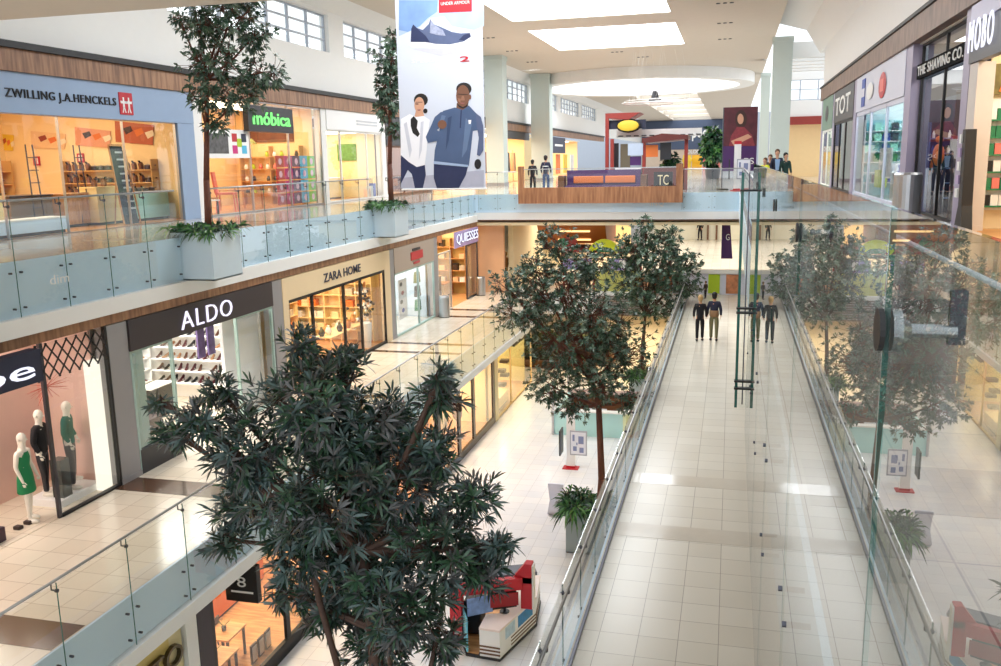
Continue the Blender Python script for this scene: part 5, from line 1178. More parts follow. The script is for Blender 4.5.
bpoly('man_neck', [(457, 103), (468, 103), (469, 112), (456, 112)], skinb, r, 1)
bpoly('man_jacket', [(443, 111), (455, 107.5), (463, 110), (469, 105.5), (476, 113), (480.5, 118), (479, 130), (473, 131), (471, 150), (469, 166), (455, 165), (434, 163), (435, 150), (438, 138), (440, 128)], bl4, r, 2)
bpoly('man_right_sleeve', [(441, 112), (447, 112), (445, 124), (437, 130), (442, 133), (437, 141), (428, 143), (426, 137), (432, 124), (435, 117)], bl4, r, 3)
bpoly('man_left_sleeve', [(476, 113), (481, 117), (483.5, 126), (483.5, 150), (480, 156), (477, 155), (479, 138), (477, 126)], bl2, r, 3)
bpoly('man_fist', ell(442.5, 124.5, 4.5, 4.5), skinb, r, 7); bpoly('man_glove', ell(478, 164, 3.4, 5), hk, r, 4)
bpoly('jacket_zip', [(461, 110), (462, 110), (461, 128), (460, 128)], bl3, r, 4); bpoly('jacket_hem', [(434, 161), (469, 165), (468, 167), (434, 164)], mat('print_pale_blue', (160, 180, 210)), r, 4)
bpoly('man_tights', [(434, 164), (468, 167), (466, 175), (459, 188), (437, 188), (434, 178)], bl3, r, 2)
bpoly('road_print', [(401, 178), (484, 170), (484, 188), (401, 188)], mat('print_road', (176, 178, 196), .6, var=.1), r, 0)

# ================================================================= bridge parapet, lounge and far kiosks (upper level)
r = thing('wood_parapet', (-6.3, 42.75, -2.05), 'long wood-clad parapet projecting over the bridge edge', 'parapet')
xa, xb_ = ony(519, 190, 42.7)[0], ony(683, 190, 42.7)[0]
MB().box(xa, xb_, 42.5, 42.68, -2.05, -1.28).build('front_cladding', woodx, r)
MB().box(xa, xa+.28, 42.5, 42.66, -1.28, -.25).build('end_upright', woodx, r); MB().box(xb_-.32, xb_, 42.5, 42.66, -1.28, -.25).build('end_upright', woodx, r)
MB().box(xa+.28, xb_-.32, 42.58, 42.6, -1.28, -.42).build('glass_panel', glass, r); MB().box(xa+.28, xb_-.32, 42.56, 42.62, -.42, -.38).build('top_rail', steel, r)
r = thing('lounge_bench', (-6.2, 44.2, L2), 'long purple lounge bench with two orange seat cushions on the bridge', 'bench')
MB().box(-8.1, -4.4, 44.6, 44.8, L2, -.5).build('backrest', purple, r); MB().box(-8.1, -4.4, 44.0, 44.6, L2, -1.25).build('seat_base', purple, r)
for a, b in ((-7.75, -6.25), (-6.15, -4.65)): MB().box(a, b, 44.5, 44.59, -1.15, -.8).build('back_cushion', orange, r, bevel=.03)
for a in (-8.45, -4.35): o = MB().box(a, a+.3, 44.0, 44.8, L2, -.75).build('side_table', brown); tag(o, 'brown side block at the %s end of the purple bench' % ('left' if a < -6 else 'right'), 'side table')
r = thing('coffee_kiosk', (-4, 48, L2), 'red-brown framed coffee kiosk with slanted roof panel and round yellow sign', 'kiosk')
def kx(u, Y=47.0): return ony(u, 160, Y)[0]
def kz(v, Y=47.0): return ony(650, v, Y)[2]
for u in (607, 612, 644, 686): MB().box(kx(u)-.09, kx(u)+.09, 46.95, 47.13, L2, kz(112) if u == 607 else kz(138)).build('post', redb, r)
MB().prism([(kx(608), kz(112)), (kx(640), kz(112)), (kx(628), kz(119)), (kx(608), kz(117))], 46.9, 49, 'y').build('roof_panel', redb, r)
MB().box(kx(605), kx(645), 47.2, 47.3, kz(128), kz(119)).build('sign_board', navy, r)
MB().ball((kx(628), 46.95, kz(125)), .55, .06, .28, 16, 8).build('round_sign', yellow, r); MB().ball((kx(628), 47.1, kz(125)), .66, .05, .36, 16, 8).build('round_sign_edge', black, r)
MB().box(kx(612), kx(700), 48.8, 48.9, kz(136), kz(128)).build('white_beam', white, r)
for k in range(11): MB().box(kx(614+k*8), kx(619+k*8), 48.75, 48.8, kz(135), kz(134)).build('beam_slot', charcoal, r)
MB().prism([(kx(642), kz(139)), (kx(662), kz(134)), (kx(688), kz(136)), (kx(688), kz(140)), (kx(645), kz(143))], 46.6, 49.5, 'y').build('canopy', mat('maroon', (100, 40, 36)), r)
MB().box(kx(616), kx(642), 46.6, 47.4, L2, kz(167)).build('counter', mat('kiosk_white', (236, 232, 236)), r)
MB().box(kx(645), kx(684), 46.6, 47.3, L2, kz(168)).build('counter', mat('maroon', (0, 0, 0)), r)
MB().box(kx(609), kx(616), 48.0, 48.2, L2, kz(142)).build('back_panel', charcoal, r); MB().box(kx(618), kx(628), 48.0, 48.2, L2, kz(143)).build('back_panel', mat('olive_panel', (120, 112, 90)), r)
MB().box(kx(628), kx(643), 46.9, 46.95, kz(155), kz(143)).build('menu_board', mat('pale_board', (190, 204, 224)), r); MB().box(kx(646), kx(658), 46.9, 46.95, kz(157), kz(145)).build('orange_board', orange, r)
MB().box(kx(660), kx(671), 47.0, 47.1, kz(160), kz(143)).build('dark_board', charcoal, r); MB().box(kx(630), kx(641), 47.0, 47.1, kz(165), kz(156)).build('purple_board', purple, r)
o = thing('standing_sign', (kx(662, 45), 45, L2), 'black standing sign with two white letters behind the wood parapet', 'sign'); MB().box(kx(654, 45), kx(673, 45), 45, 45.1, L2, kz(172, 45)).build('sign_panel', black, o)
text('lettering', 'TC', (kx(658, 45), kx(669, 45), kz(185, 45), kz(175, 45)), 44.99, '-y', cream, o, .01)
# standing portrait banner and map totem on the bridge
YP = 46.0
r = thing('portrait_banner', (.3, YP, L2), 'tall dark banner with the portrait of a long-haired person in burgundy and a purple base', 'banner')
a, b = ony(723.5, 140, YP)[0], ony(757, 140, YP)[0]; zt, zb = ony(740, 107, YP)[2], ony(740, 171, YP)[2]; zm = ony(740, 146, YP)[2]
MB().box(a, b, YP-.02, YP+.02, zm, zt).build('banner_sheet', mat('burgundy_print', (84, 34, 44), .6, var=.6, scale=3), r); MB().box(a, b, YP-.021, YP+.021, zb, zm).build('purple_base', purple, r)
MB().box(a-.05, a, YP-.03, YP+.03, L2, zt).build('pole', steeld, r); MB().box(a-.25, a+.3, YP-.2, YP+.2, L2, L2+.05).build('foot', black, r)
bpoly('printed_hair', ell(741, 119, 6, 9), mat('hair_print', (60, 34, 28)), r, 4, YP); bpoly('printed_face', ell(740.5, 119, 3.1, 5.3), skin, r, 6, YP)
bpoly('printed_jumper', [(729, 146), (731, 136), (737, 127), (744, 127), (752, 135), (755, 146)], mat('jumper_print', (134, 50, 60), .6, var=.4, scale=8), r, 6, YP)
bpoly('printed_arm', [(731, 141), (748, 134), (752, 137), (734, 146)], skin, r, 8, YP)
text('lettering', 'PS', (ony(744, 160, YP)[0], ony(754, 160, YP)[0], ony(745, 164, YP)[2], ony(745, 158, YP)[2]), YP-.03, '-y', white, r, .01)
def totem(loc, lab, s=1.0, rz=0):
    r = thing('map_totem', loc, lab, 'information totem', None, rz); r.scale = (s, s, s)
    def lb(mb, nm, m): o = mb.build(nm, m, local=True); o.parent = r
    lb(MB().box(-.16, .16, -.05, .05, .06, 2.35), 'post', paving); lb(MB().box(-.17, .17, -.06, .06, 2.2, 2.35), 'red_cap', red); lb(MB().box(-.3, .3, -.2, .2, 0, .03).box(-.17, .17, -.06, .06, .03, .1), 'foot', red)
    lb(MB().box(-.02, .62, -.1, -.05, .55, 1.5), 'map_board', mat('grey_frame', (170, 172, 184), .4)); lb(MB().box(.02, .58, -.105, -.1, .6, 1.45), 'map_sheet', mat('map_white', (232, 234, 244), .5))
    m = MB()
    for k, q in enumerate(((.08, 1.1, .16, 1.35), (.3, 1.0, .5, 1.3), (.1, .72, .24, .9), (.34, .66, .5, .86), (.22, .95, .27, 1.05))): m.box(q[0], q[2], -.108, -.105, q[1], q[3])
    lb(m, 'map_print', mat('map_blue', (130, 140, 180), .5))
    lb(MB().box(-.4, -.34, -.3, .3, .55, 1.5), 'side_board', charcoal)
    return r
totem((ony(737, 175, 44.6)[0], 44.6, L2), 'white map totem with red cap standing before the portrait banner')
p = onz(571, 468, L0); totem((p[0], p[1], L0), 'white map totem with red cap on the ground floor')
p = onz(556, 515, L0)
o = MB().prism([(-.28, 0), (.28, 0), (.2, .5), (.26, 1.05), (-.26, 1.05), (-.2, .5)], -.04, .04, 'y').build('display_sign', mat('lilac_white', (0, 0, 0)), local=True); o.location = (p[0], p[1], L0+EYE+.03); tag(o, 'waisted white display sign on the ground floor left of the planter', 'sign')
MB().lathe((0, 0, -.03), [(0, .03), (.25, .02), (.25, 0)], 16).build('foot', steel, local=True).parent = o
# far wall fascia, letters, posters
r = thing('far_shop_fascia', (-8.5, 170, L2), 'wide dark slate shop front with white letters at the far end of the upper level', 'shop front')
MB().box(-16.6, ony(722, 140, 170)[0], 170, 171.5, ony(660, 150, 170)[2], ony(660, 121, 170)[2]).build('fascia_board', mat('slate_fascia', (70, 84, 110), .5), r)
text('lettering', 'poo', (ony(692, 140, 170)[0], ony(708, 140, 170)[0], ony(700, 141, 170)[2], ony(700, 130, 170)[2]), 169.9, '-y', white, r, .1, .02)
text('lettering', 'VOLOOO', (ony(684, 150, 170)[0], ony(704, 150, 170)[0], ony(700, 153.5, 170)[2], ony(700, 149.5, 170)[2]), 169.9, '-y', white, r, .1, .03)
MB().box(-16.6, ony(722, 140, 170)[0], 170.1, 171.4, L2, ony(660, 150, 170)[2]).build('lower_front', mat('tan_front', (210, 190, 170), .6), r)  # lower front in one even tan
for k, (u0, u1, c) in enumerate(((683, 691, yellow), (692, 702, mat('sunflower', (240, 180, 30))), (703, 720, pinkm))):
    o = MB().box(ony(u0, 160, 165)[0], ony(u1, 160, 165)[0], 165, 165.1, ony(690, 167, 165)[2], ony(690, 155, 165)[2]).ball((ony((u0+u1)/2, 160, 165)[0], 165, ony(690, 160, 165)[2]), .9, .2, .7).build('far_poster', c); tag(o, ['yellow', 'sunflower orange', 'coral'][k]+' poster at the far end of the upper level', 'poster')
# hanging ring sculpture under the round skylight
r = thing('hanging_rings', (-6.5, 60, 3.6), 'hanging sculpture of thin pale rings under the round skylight', 'hanging sculpture')
for k, (u, v, rr_) in enumerate(((655, 101, 2.0), (648, 104, 1.6), (668, 99, 1.4), (640, 103, 1.2))):
    p = ony(u, v, 60); b = MB(); pts = [(p[0]+rr_*math.cos(t*.2618), 60+rr_*math.sin(t*.2618), p[2]) for t in range(25)]; b.path(pts, [.015]*25, 6); b.build('ring', [white, mat('rose_grey', (190, 160, 160)), white, white][k], r)
    for t in range(3): MB().tube((p[0]+rr_*math.cos(t*2.1), 60+rr_*math.sin(t*2.1), p[2]), (p[0]+rr_*.6*math.cos(t*2.1), 60+rr_*.6*math.sin(t*2.1), CE), .006, n=4).build('wire', white, r)
p = ony(655, 95, 60)
MB().tube((p[0], 60, p[2]-.35), (p[0], 60, p[2]+.25), .3, .15, 8).tube((p[0]-.4, 60, p[2]-.3), (p[0]+.4, 60, p[2]-.3), .06).build('centre_figure', charcoal, r)
# ceiling spots
for k, (u, v) in enumerate(((512, 51), (532, 62), (643, 57), (617, 52), (725, 3), (725, 23), (725, 39), (488, 38))):
    p = onz(u, v, CE-.01); o = MB()
    for q in range(3): o.lathe((p[0]-.3+.3*q, p[1], CE-.03), [(0, 0), (.09, 0), (.1, .03)], 10)
    o = o.build('ceiling_spot', charcoal); tag(o, 'small dark triple spotlight in the beige ceiling', 'ceiling light', 'ceiling spotlights')

# ================================================================= ground floor furniture
r = thing('information_desk', (-5.4, 37, L0), 'pale aqua walled information enclosure behind the second tree', 'desk enclosure')
aq = mat('pale_aqua_laminate', (176, 220, 222), .3, var=.03)
MB().box(-7.0, -4.1, 35.2, 35.32, L0, L0+1.05).build('front_wall', aq, r); MB().prism([(-4.1, 35.2), (-3.98, 35.2), (-2.9, 38.2), (-3.02, 38.2)], L0, L0+1.05, 'z').build('right_wall', mat('pale_lime_laminate', (214, 222, 180), .3), r)
MB().prism([(-7.05, 35.1), (-3.95, 35.1), (-2.85, 38.25), (-3.1, 38.25), (-4.15, 35.45), (-7.05, 35.45)], L0+1.05, L0+1.1, 'z').build('white_coping', white, r)
MB().box(-7.0, -6.85, 35.3, 38.6, L0, L0+1.0).build('left_wall', aq, r); MB().box(-7.0, -3.2, 38.5, 39.0, L0, L0+.95).build('rear_counter', brown, r); MB().box(-7.05, -3.1, 38.4, 39.1, L0+.95, L0+1.0).build('rear_counter_top', mat('mauve_top', (176, 150, 150)), r)
MB().box(-7.1, -7.0, 35.15, 35.25, L0, L0+2.1).box(-7.1, -7.0, 38.9, 39.0, L0, L0+2.1).build('corner_post', steel, r)
MB().box(-6.8, -3.3, 35.4, 38.4, L0, L0+.02).build('floor_mat', woodf, r)
o = MB().box(-5.9, -5.0, 36.4, 37.0, L0+.021, L0+.72).build('filing_cabinet', mat('cabinet_grey', (170, 176, 190), .4), bevel=.01); tag(o, 'grey filing cabinet inside the aqua enclosure', 'cabinet')
for k in range(3): MB().box(-5.85, -5.05, 36.38, 36.4, L0+.07+.22*k, L0+.26+.22*k).build('drawer', mat('drawer_grey', (150, 156, 172), .4), o)
r = chair('office_chair', 'black office chair inside the aqua enclosure', (-4.3, 37.2, L0+.021), 2.4, black, black, s=1.15)
# kiosk cart with the red frame
BX = [onz(466, 656, L0), onz(500, 662, L0), onz(537, 626, L0), onz(541, 603, L0)]
A, B, C, D = [(q[0], q[1]) for q in BX]
r = thing('sales_cart', ((A[0]+D[0])/2, (A[1]+D[1])/2, L0), 'eight-sided white sales cart with red frame and wooden floor on the ground floor', 'sales cart')
El = (A[0]-.6, A[1]+1.2); Gl = (A[0]-.3, D[1]+.7); Hl = (D[0]-.6, D[1]+.9)
base = [A, B, C, D, Hl, Gl, El]
MB().prism(base, L0, L0+.06, 'z').build('plinth', charcoal, r)
def inset(P, Q, t, h0, h1, nm, m, off=0.0):
    d = Vector((Q[0]-P[0], Q[1]-P[1])); d.normalize(); nrm = Vector((-d.y, d.x))
    cpt = Vector((sum(b[0] for b in base)/7, sum(b[1] for b in base)/7))
    if nrm.dot(cpt-Vector(P)) < 0: nrm = -nrm
    p0 = Vector(P)+nrm*off; q0 = Vector(Q)+nrm*off
    MB().prism([tuple(p0), tuple(q0), tuple(q0+nrm*t), tuple(p0+nrm*t)], h0, h1, 'z').build(nm, m, r)
MB().prism([(A[0]+.02, A[1]+.05), (B[0]-.55, B[1]+.1), (B[0]-.55, D[1]), (El[0]+.1, D[1]), (El[0]+.1, El[1])], L0+.061, L0+.08, 'z').build('cart_floor', woodf, r)
Am = (B[0]-.5, B[1]+(A[1]-B[1])*.4)
for P, Q in ((Am, B), (B, C), (C, D)):
    for k in range(3): inset(P, Q, .01, L0+.12+.09*k, L0+.16+.09*k, 'brown_stripe', brown, .02)
for t0, t1, m in ((.1, .42, mat('ice_print', (190, 214, 236), .5, var=.3, scale=10)), (.5, .9, mat('blue_print', (40, 130, 190), .5, var=.5, scale=9))):
    P = (B[0]+(C[0]-B[0])*t0, B[1]+(C[1]-B[1])*t0); Q = (B[0]+(C[0]-B[0])*t1, B[1]+(C[1]-B[1])*t1); inset(P, Q, .01, L0+.4, L0+.7, 'printed_panel', m, .018)
def offp(P, t):
    c_ = Vector((El[0]+.9, (B[1]+D[1])/2+.4)); d = (c_-Vector(P)); return tuple(Vector(P)+d.normalized()*t)
ci = [(D[0]-.6, D[1]-.15), (C[0]-.62, C[1]+.25), (B[0]-.1, B[1]+.75), (Am[0]-.0, Am[1]+.6)]
MB().prism([offp(q, .03) for q in (Am, B, C, D)]+ci, L0+.06, L0+.74, 'z').build('counter_body', paving, r)
MB().prism([Am, B, C, D]+[offp(q, .05) for q in ci], L0+.74, L0+.79, 'z').build('counter_top', mat('rose_white', (240, 224, 218), .3), r)
# red frame
def bar(P, Q, z0, z1, t, nm, m):
    d = Vector((Q[0]-P[0], Q[1]-P[1])); d.normalize(); nn = Vector((-d.y, d.x))*t/2
    MB().prism([tuple(Vector(P)-nn), tuple(Vector(Q)-nn), tuple(Vector(Q)+nn), tuple(Vector(P)+nn)], z0, z1, 'z').build(nm, m, r)
pr = onz(531, 607, L0+.79)[:2]; pl = onz(458, 645, L0)[:2]
MB().box(pr[0]-.22, pr[0]+.05, pr[1]-.12, pr[1]+.12, L0+.79, L0+1.6).build('frame_post', red, r); MB().box(pr[0]+.05, pr[0]+.09, pr[1]-.1, pr[1]+.1, L0+.79, L0+1.9).build('light_strip', white, r)
MB().box(pl[0]-.14, pl[0]+.14, pl[1]-.12, pl[1]+.12, L0+.06, L0+1.6).build('frame_post', red, r)
bar(pl, (pr[0]-.2, pr[1]-.2*(pr[1]-pl[1])/(pr[0]-pl[0])), L0+1.3, L0+1.6, .16, 'frame_beam', red); bar((pl[0]+.3, pl[1]-.12), ((pl[0]+pr[0])/2, (pl[1]+pr[1])/2-.12), L0+.85, L0+1.28, .04, 'sign_board', mat('blue_white_print', (120, 150, 220), .5, var=.7, scale=6))
bar((pl[0], pl[1]+.5), (pr[0], pr[1]+.5), L0+1.5, L0+1.58, .5, 'grey_canopy', mat('canopy_grey', (110, 112, 124)))
MB().prism([(pr[0]-.5, L0+1.45), (pr[0]+.05, L0+1.45), (pr[0]+.05, L0+1.95), (pr[0]-.12, L0+1.95)], pr[1]-.12, pr[1]+.12, 'y').build('raised_corner', red, r)
bar((pr[0]-.9, pr[1]-.9*(pr[1]-pl[1])/(pr[0]-pl[0])-.14), (pr[0]-.25, pr[1]-.14-.25*(pr[1]-pl[1])/(pr[0]-pl[0])), L0+.95, L0+1.28, .03, 'red_letter_board', mat('dark_red', (150, 24, 34)))

inset(A, El, .04, L0+.1, L0+.95, 'left_panel', mat('cyan_print', (110, 190, 220), .5, var=.5, scale=6), .02)
o = thing('monitor', ((B[0]+C[0])/2-.35, (B[1]+C[1])/2, L0+.79), 'black monitor standing on the sales cart counter', 'monitor'); o.rotation_euler = (0, 0, .5)
for nm, mb, m in (('screen', MB().box(-.3, .3, -.03, .03, .1, .5), black), ('stand', MB().box(-.03, .03, -.02, .02, .02, .12).lathe((0, 0, 0), [(0, .02), (.12, .02), (.12, 0)], 14), charcoal)):
    q = mb.build(nm, m, local=True); q.parent = o
o = MB().box(B[0]-1.15, B[0]-.7, B[1]+.9, B[1]+1.35, L0+.08, L0+.95).build('stool_box', charcoal, bevel=.05); tag(o, 'black stool inside the sales cart', 'stool')

# faint white lettering on the glass and on the bridge edge
a = onx(50, 284, XA2+.14); b = onx(69, 279, XA2+.14)
o = text('glass_lettering', 'dim', (a[1], b[1], a[2]-.02, a[2]+.16), XA2+.145, '+x', white, None, .004); tag(o, 'small white lettering on the glass near the left edge of the upper level', 'lettering')
a = ony(650, 207, YB-.13); b = ony(664, 200, YB-.13)
o = text('glass_lettering', 'INQ', (a[0], b[0], a[2], b[2]), YB-.15, '-y', white, None, .004); tag(o, 'small white lettering just under the wood parapet', 'lettering')
# ================================================================= trees and planters
bark = mat('bark', (84, 62, 52), .8, var=.3, scale=9, bump=.4); bark2 = mat('red_bark', (104, 62, 48), .75, var=.25, scale=12, bump=.3)
def leafmat(name, c, rough=.35, var=.35):
    m = mat(name, c, rough, var=var, scale=3); b = m.node_tree.nodes['Principled BSDF']; b.inputs['Specular IOR Level'].default_value = .6; return m
lfA = [leafmat('leaf_deep', (44, 66, 52)), leafmat('leaf_bluish', (80, 102, 100)), leafmat('leaf_dull', (92, 94, 94)), leafmat('leaf_fresh', (58, 92, 66))]  # bluish and grey leaf tones put highlights into the colour, scattered at random
lfB = [leafmat('leaf_olive_dark', (66, 94, 70)), leafmat('leaf_grey_green', (112, 134, 116)), leafmat('leaf_shadow', (50, 78, 60))]  # dark and pale leaf tones put shade and highlight into the colour
lfC = [leafmat('fern_green', (40, 92, 52)), leafmat('fern_bright', (84, 134, 70)), leafmat('fern_dark', (24, 62, 40))]
def leaf_cloud(name, tips, mats, parent, ln, wd, n_leaf, droop=.25, seed=1, spread=(.5, 1.25), kind=None):
    """tips: list of (point, outward direction); a whorl of lance-shaped leaves at every tip"""
    rr = np.random.RandomState(seed); V = []; Fc = []; Mi = []
    for (p, d) in tips:
        p = np.array(p, float); d = np.array(d, float); d /= (np.linalg.norm(d)+1e-9)
        a = np.cross(d, [0.13, .27, .95]); a /= (np.linalg.norm(a)+1e-9); b = np.cross(d, a)
        n = rr.randint(n_leaf[0], n_leaf[1]+1); mi = rr.randint(len(mats)) if rr.rand() < .6 else None; ph0 = rr.rand()*6.28
        for k in range(n):
            ph = ph0+k*2.4+rr.uniform(-.3, .3); th = rr.uniform(*spread)
            dr = d*math.cos(th)+(a*math.cos(ph)+b*math.sin(ph))*math.sin(th)
            side = np.cross(dr, d); side /= (np.linalg.norm(side)+1e-9); L = ln*rr.uniform(.7, 1.15); W = wd*rr.uniform(.8, 1.2)*.5
            o = p-d*rr.uniform(0, ln*.45); dn = np.array([0, 0, -1.0])
            q1 = o+dr*L*.35+dn*droop*L*.06; q2 = o+dr*L*.7+dn*droop*L*.25; q3 = o+dr*L+dn*droop*L*.6
            i = len(V); V += [o, q1+side*W, q1-side*W, q2+side*W*.9, q2-side*W*.9, q3]
            Fc += [(i, i+1, i+2), (i+1, i+3, i+4, i+2), (i+3, i+5, i+4)]
            m_ = mi if mi is not None else rr.randint(len(mats)); Mi += [m_]*3
    me = bpy.data.meshes.new(name); off = np.array([0, 0, EYE])
    if parent is not None:
        pr_ = parent
        while pr_ is not None: off = off-np.array(pr_.location); pr_ = pr_.parent
    me.from_pydata([tuple(v+off) for v in V], [], Fc)
    for m in mats: me.materials.append(m)
    me.polygons.foreach_set('material_index', Mi); me.update()
    o = bpy.data.objects.new(name, me); COL.objects.link(o); o.parent = parent
    return o
def tree(lab, base, trunk, tr, lobes, ntips, ln, wd, nleaf, mats, seed, bk=bark, droop=.25, up=.35, twig=.008):
    """trunk: points from the planter up to the fork; lobes: (centre, radius, squash)"""
    r = thing('planter_tree', base, lab, 'tree'); rr = np.random.RandomState(seed)
    tb = MB(); n = len(trunk); rs = [tr*(1-.45*k/(n-1)) for k in range(n)]
    tb.path([Vector(p) for p in trunk], rs, 10); 
    for p, q in zip(trunk, rs): tb.ball(p, q, n=10, m=6)
    tb.build('trunk', bk, r, smooth=True)
    fork = Vector(trunk[-1]); tips = []; bb = MB()
    tot = sum(l[1]**2 for l in lobes)
    for li, (c, rad, sq_) in enumerate(lobes):
        c = Vector(c); st_ = Vector(trunk[-1]) if c.z > trunk[-1][2]-.2 or n < 3 else Vector(trunk[-2])
        mid = st_.lerp(c, .5)+Vector((rr.uniform(-.12, .12)*rad, rr.uniform(-.12, .12)*rad, -.12*rad))
        lr = tr*.42
        bb.path([st_, mid, c], [lr, lr*.7, lr*.35], 7)
        subs = []
        for k in range(7):
            d = Vector((rr.normal(), rr.normal(), rr.normal())).normalized(); q = c+Vector((d.x, d.y, d.z*sq_))*rad*.5; subs.append(q); bb.path([mid.lerp(c, rr.uniform(.5, 1)), q], [lr*.35, lr*.18], 5)
        for k in range(int(ntips*rad**2/tot)):
            d = Vector((rr.normal(), rr.normal(), rr.normal())).normalized(); t = rr.uniform(.25, 1.0)**.55
            wob = 1+.18*math.sin(d.x*5+li)+.15*math.sin(d.y*7+d.z*4)
            p = c+Vector((d.x, d.y, d.z*sq_))*rad*t*wob
            s0 = min(subs+[c], key=lambda q: (q-p).length); bb.path([s0, s0.lerp(p, .6)+Vector((0, 0, -.03)), p], [twig, twig*.8, twig*.5], 4)
            out = (p-c).normalized()*.8+Vector((0, 0, up))+Vector((rr.normal(), rr.normal(), rr.normal()))*.3
            tips.append((p, out))
    bb.build('branches', bk, r); leaf_cloud('foliage', tips, mats, r, ln, wd, nleaf, droop, seed)
    return r
def lobepx(L, Y0, scale=880.0, sq=.85):
    out = []
    for (u, v, rp, dy) in L:
        p = ony(u, v, Y0+dy); rd = ray(u, v); depth = (p[0]**2+p[1]**2+p[2]**2)**.5*float(_n(np.array([u-CX, v-CY, F]))[2])
        out.append(((p[0], p[1], p[2]), rp*depth/scale, sq))
    return out
def planter_box(lab, x0, x1, y0, y1, z0, z1, m, fern=True, seed=5, fl=.42, nf=70, spread=.25):
    r = thing('planter_box', ((x0+x1)/2, (y0+y1)/2, z0), lab, 'planter')
    w = .06; b = MB()
    b.box(x0, x1, y0, y0+w, z0, z1).box(x0, x1, y1-w, y1, z0, z1).box(x0, x0+w, y0+w, y1-w, z0, z1).box(x1-w, x1, y0+w, y1-w, z0, z1).box(x0, x1, y0, y1, z0, z0+.03)
    b.build('box_walls', m, r); MB().box(x0+w, x1-w, y0+w, y1-w, z1-.14, z1-.08).build('soil', mat('soil', (50, 38, 30), .95, var=.4, scale=20), r)
    rr = np.random.RandomState(seed); tips = []
    for k in range(nf):
        x = rr.uniform(x0+w, x1-w); y = rr.uniform(y0+w, y1-w); h = rr.uniform(.05, fl*.75)
        tips.append(((x+(x-(x0+x1)/2)*spread, y+(y-(y0+y1)/2)*spread, z1-.08+h), (rr.normal()*.5+(x-(x0+x1)/2), rr.normal()*.5+(y-(y0+y1)/2), .8)))
    if fern: 
        st_ = MB()
        for (p, d) in tips[::2]: st_.tube((p[0]*.8+(x0+x1)/2*.2, p[1]*.8+(y0+y1)/2*.2, z1-.1), p, .008, n=4)
        o = leaf_cloud('bush', tips, lfC, r, fl, .05, (9, 14), .9, seed, (.4, 1.3)); st_.build('stems', lfC[2], r)['kind'] = 'stuff'
    return r
pb = mat('planter_pale_blue', (206, 222, 232), .35, var=.03); pg = mat('planter_grey_blue', (150, 164, 170), .4, var=.05)
# upper level planters on the left balustrade
planter_box('pale blue planter box with ferns projecting over the left edge near the blue-grey shop', XA2-.2, -11.72, 18.2, 19.45, -2.62, -1.5, pb, seed=2, fl=.3)
planter_box('pale blue planter box with ferns projecting over the left edge below the running banner', XA2-.2, -11.72, 29.9, 31.25, -2.62, -1.5, pb, seed=3, fl=.3)
t0 = (-12.1, 18.7)
tree('tall slim leafy tree in the nearer upper planter, before the first clerestory window', (t0[0], t0[1], -1.6),
     [(t0[0], t0[1], -1.6), (t0[0]+.03, t0[1]+.05, -.3), (t0[0]+.12, t0[1]+.1, .9), (t0[0]+.22, t0[1]+.1, 2.0)], .085,
     lobepx([(228, 15, 34, 0), (200, 22, 22, -.4), (255, 35, 20, .5), (262, 72, 24, .6), (215, 60, 32, -.2), (236, 95, 26, .3), (203, 95, 20, -.5), (215, 125, 14, 0), (180, 18, 12, -.3), (240, -20, 36, 0)], 18.8),
     800, .15, .045, (6, 9), lfB, 11, bark2, .5)
t0 = (-12.1, 30.6)
tree('slim tree in the farther upper planter, half behind the running banner', (t0[0], t0[1], -1.6),
     [(t0[0], t0[1], -1.6), (t0[0], t0[1], 0), (t0[0]+.1, t0[1], 1.6), (t0[0]+.1, t0[1], 2.6)], .1,
     lobepx([(392, 60, 20, 0), (384, 85, 16, 0), (400, 95, 20, .4), (385, 108, 14, 0), (395, 40, 12, 0), (410, 70, 20, .4), (396, 130, 12, 0)], 30.6),
     420, .2, .07, (6, 9), lfB, 12, bark2, .5)
# ground floor planters and trees
planter_box('tall grey-blue planter with ferns beside the central walkway railing', -4.45, -3.45, 24.0, 25.0, L0, L0+1.25, pg, seed=4, fl=.55, nf=90, spread=.5)
planter_box('pale blue planter with ferns behind the information enclosure', -4.4, -3.35, 40.4, 41.4, L0, L0+1.25, pb, seed=6, fl=.55, nf=90, spread=.4)
planter_box('pale blue planter with ferns under the big foreground tree', -4.7, -3.7, 8.6, 9.6, L0, L0+1.25, pb, seed=7, fl=.55, nf=60, spread=.4)
b0 = ony(600, 492, 24.5); f0 = ony(598, 405, 24.5)
tree('leafy tree with a bare reddish trunk standing in the tall grey-blue planter', (b0[0], 24.5, L0+1.2),
     [(b0[0], 24.5, L0+1.2), (b0[0]+.05, 24.5, -9.2), (f0[0]+.02, 24.5, f0[2]), (ony(592, 380, 24.5)[0], 24.5, ony(592, 380, 24.5)[2])], .12,
     lobepx([(560, 290, 42, 0), (600, 320, 40, .3), (535, 270, 26, -.3), (555, 240, 22, 0), (620, 350, 34, .4), (570, 350, 42, -.4), (525, 310, 30, .2), (600, 380, 30, -.4), (550, 385, 26, .2), (630, 400, 18, .2), (505, 285, 18, -.2), (590, 265, 28, .4), (575, 405, 20, 0)], 24.5),
     2000, .15, .04, (7, 9), lfB, 21, bark2, .35)
for pp in (((600, 405), (622, 380), .05),):
    pass
b1 = ony(640, 378, 40.9)
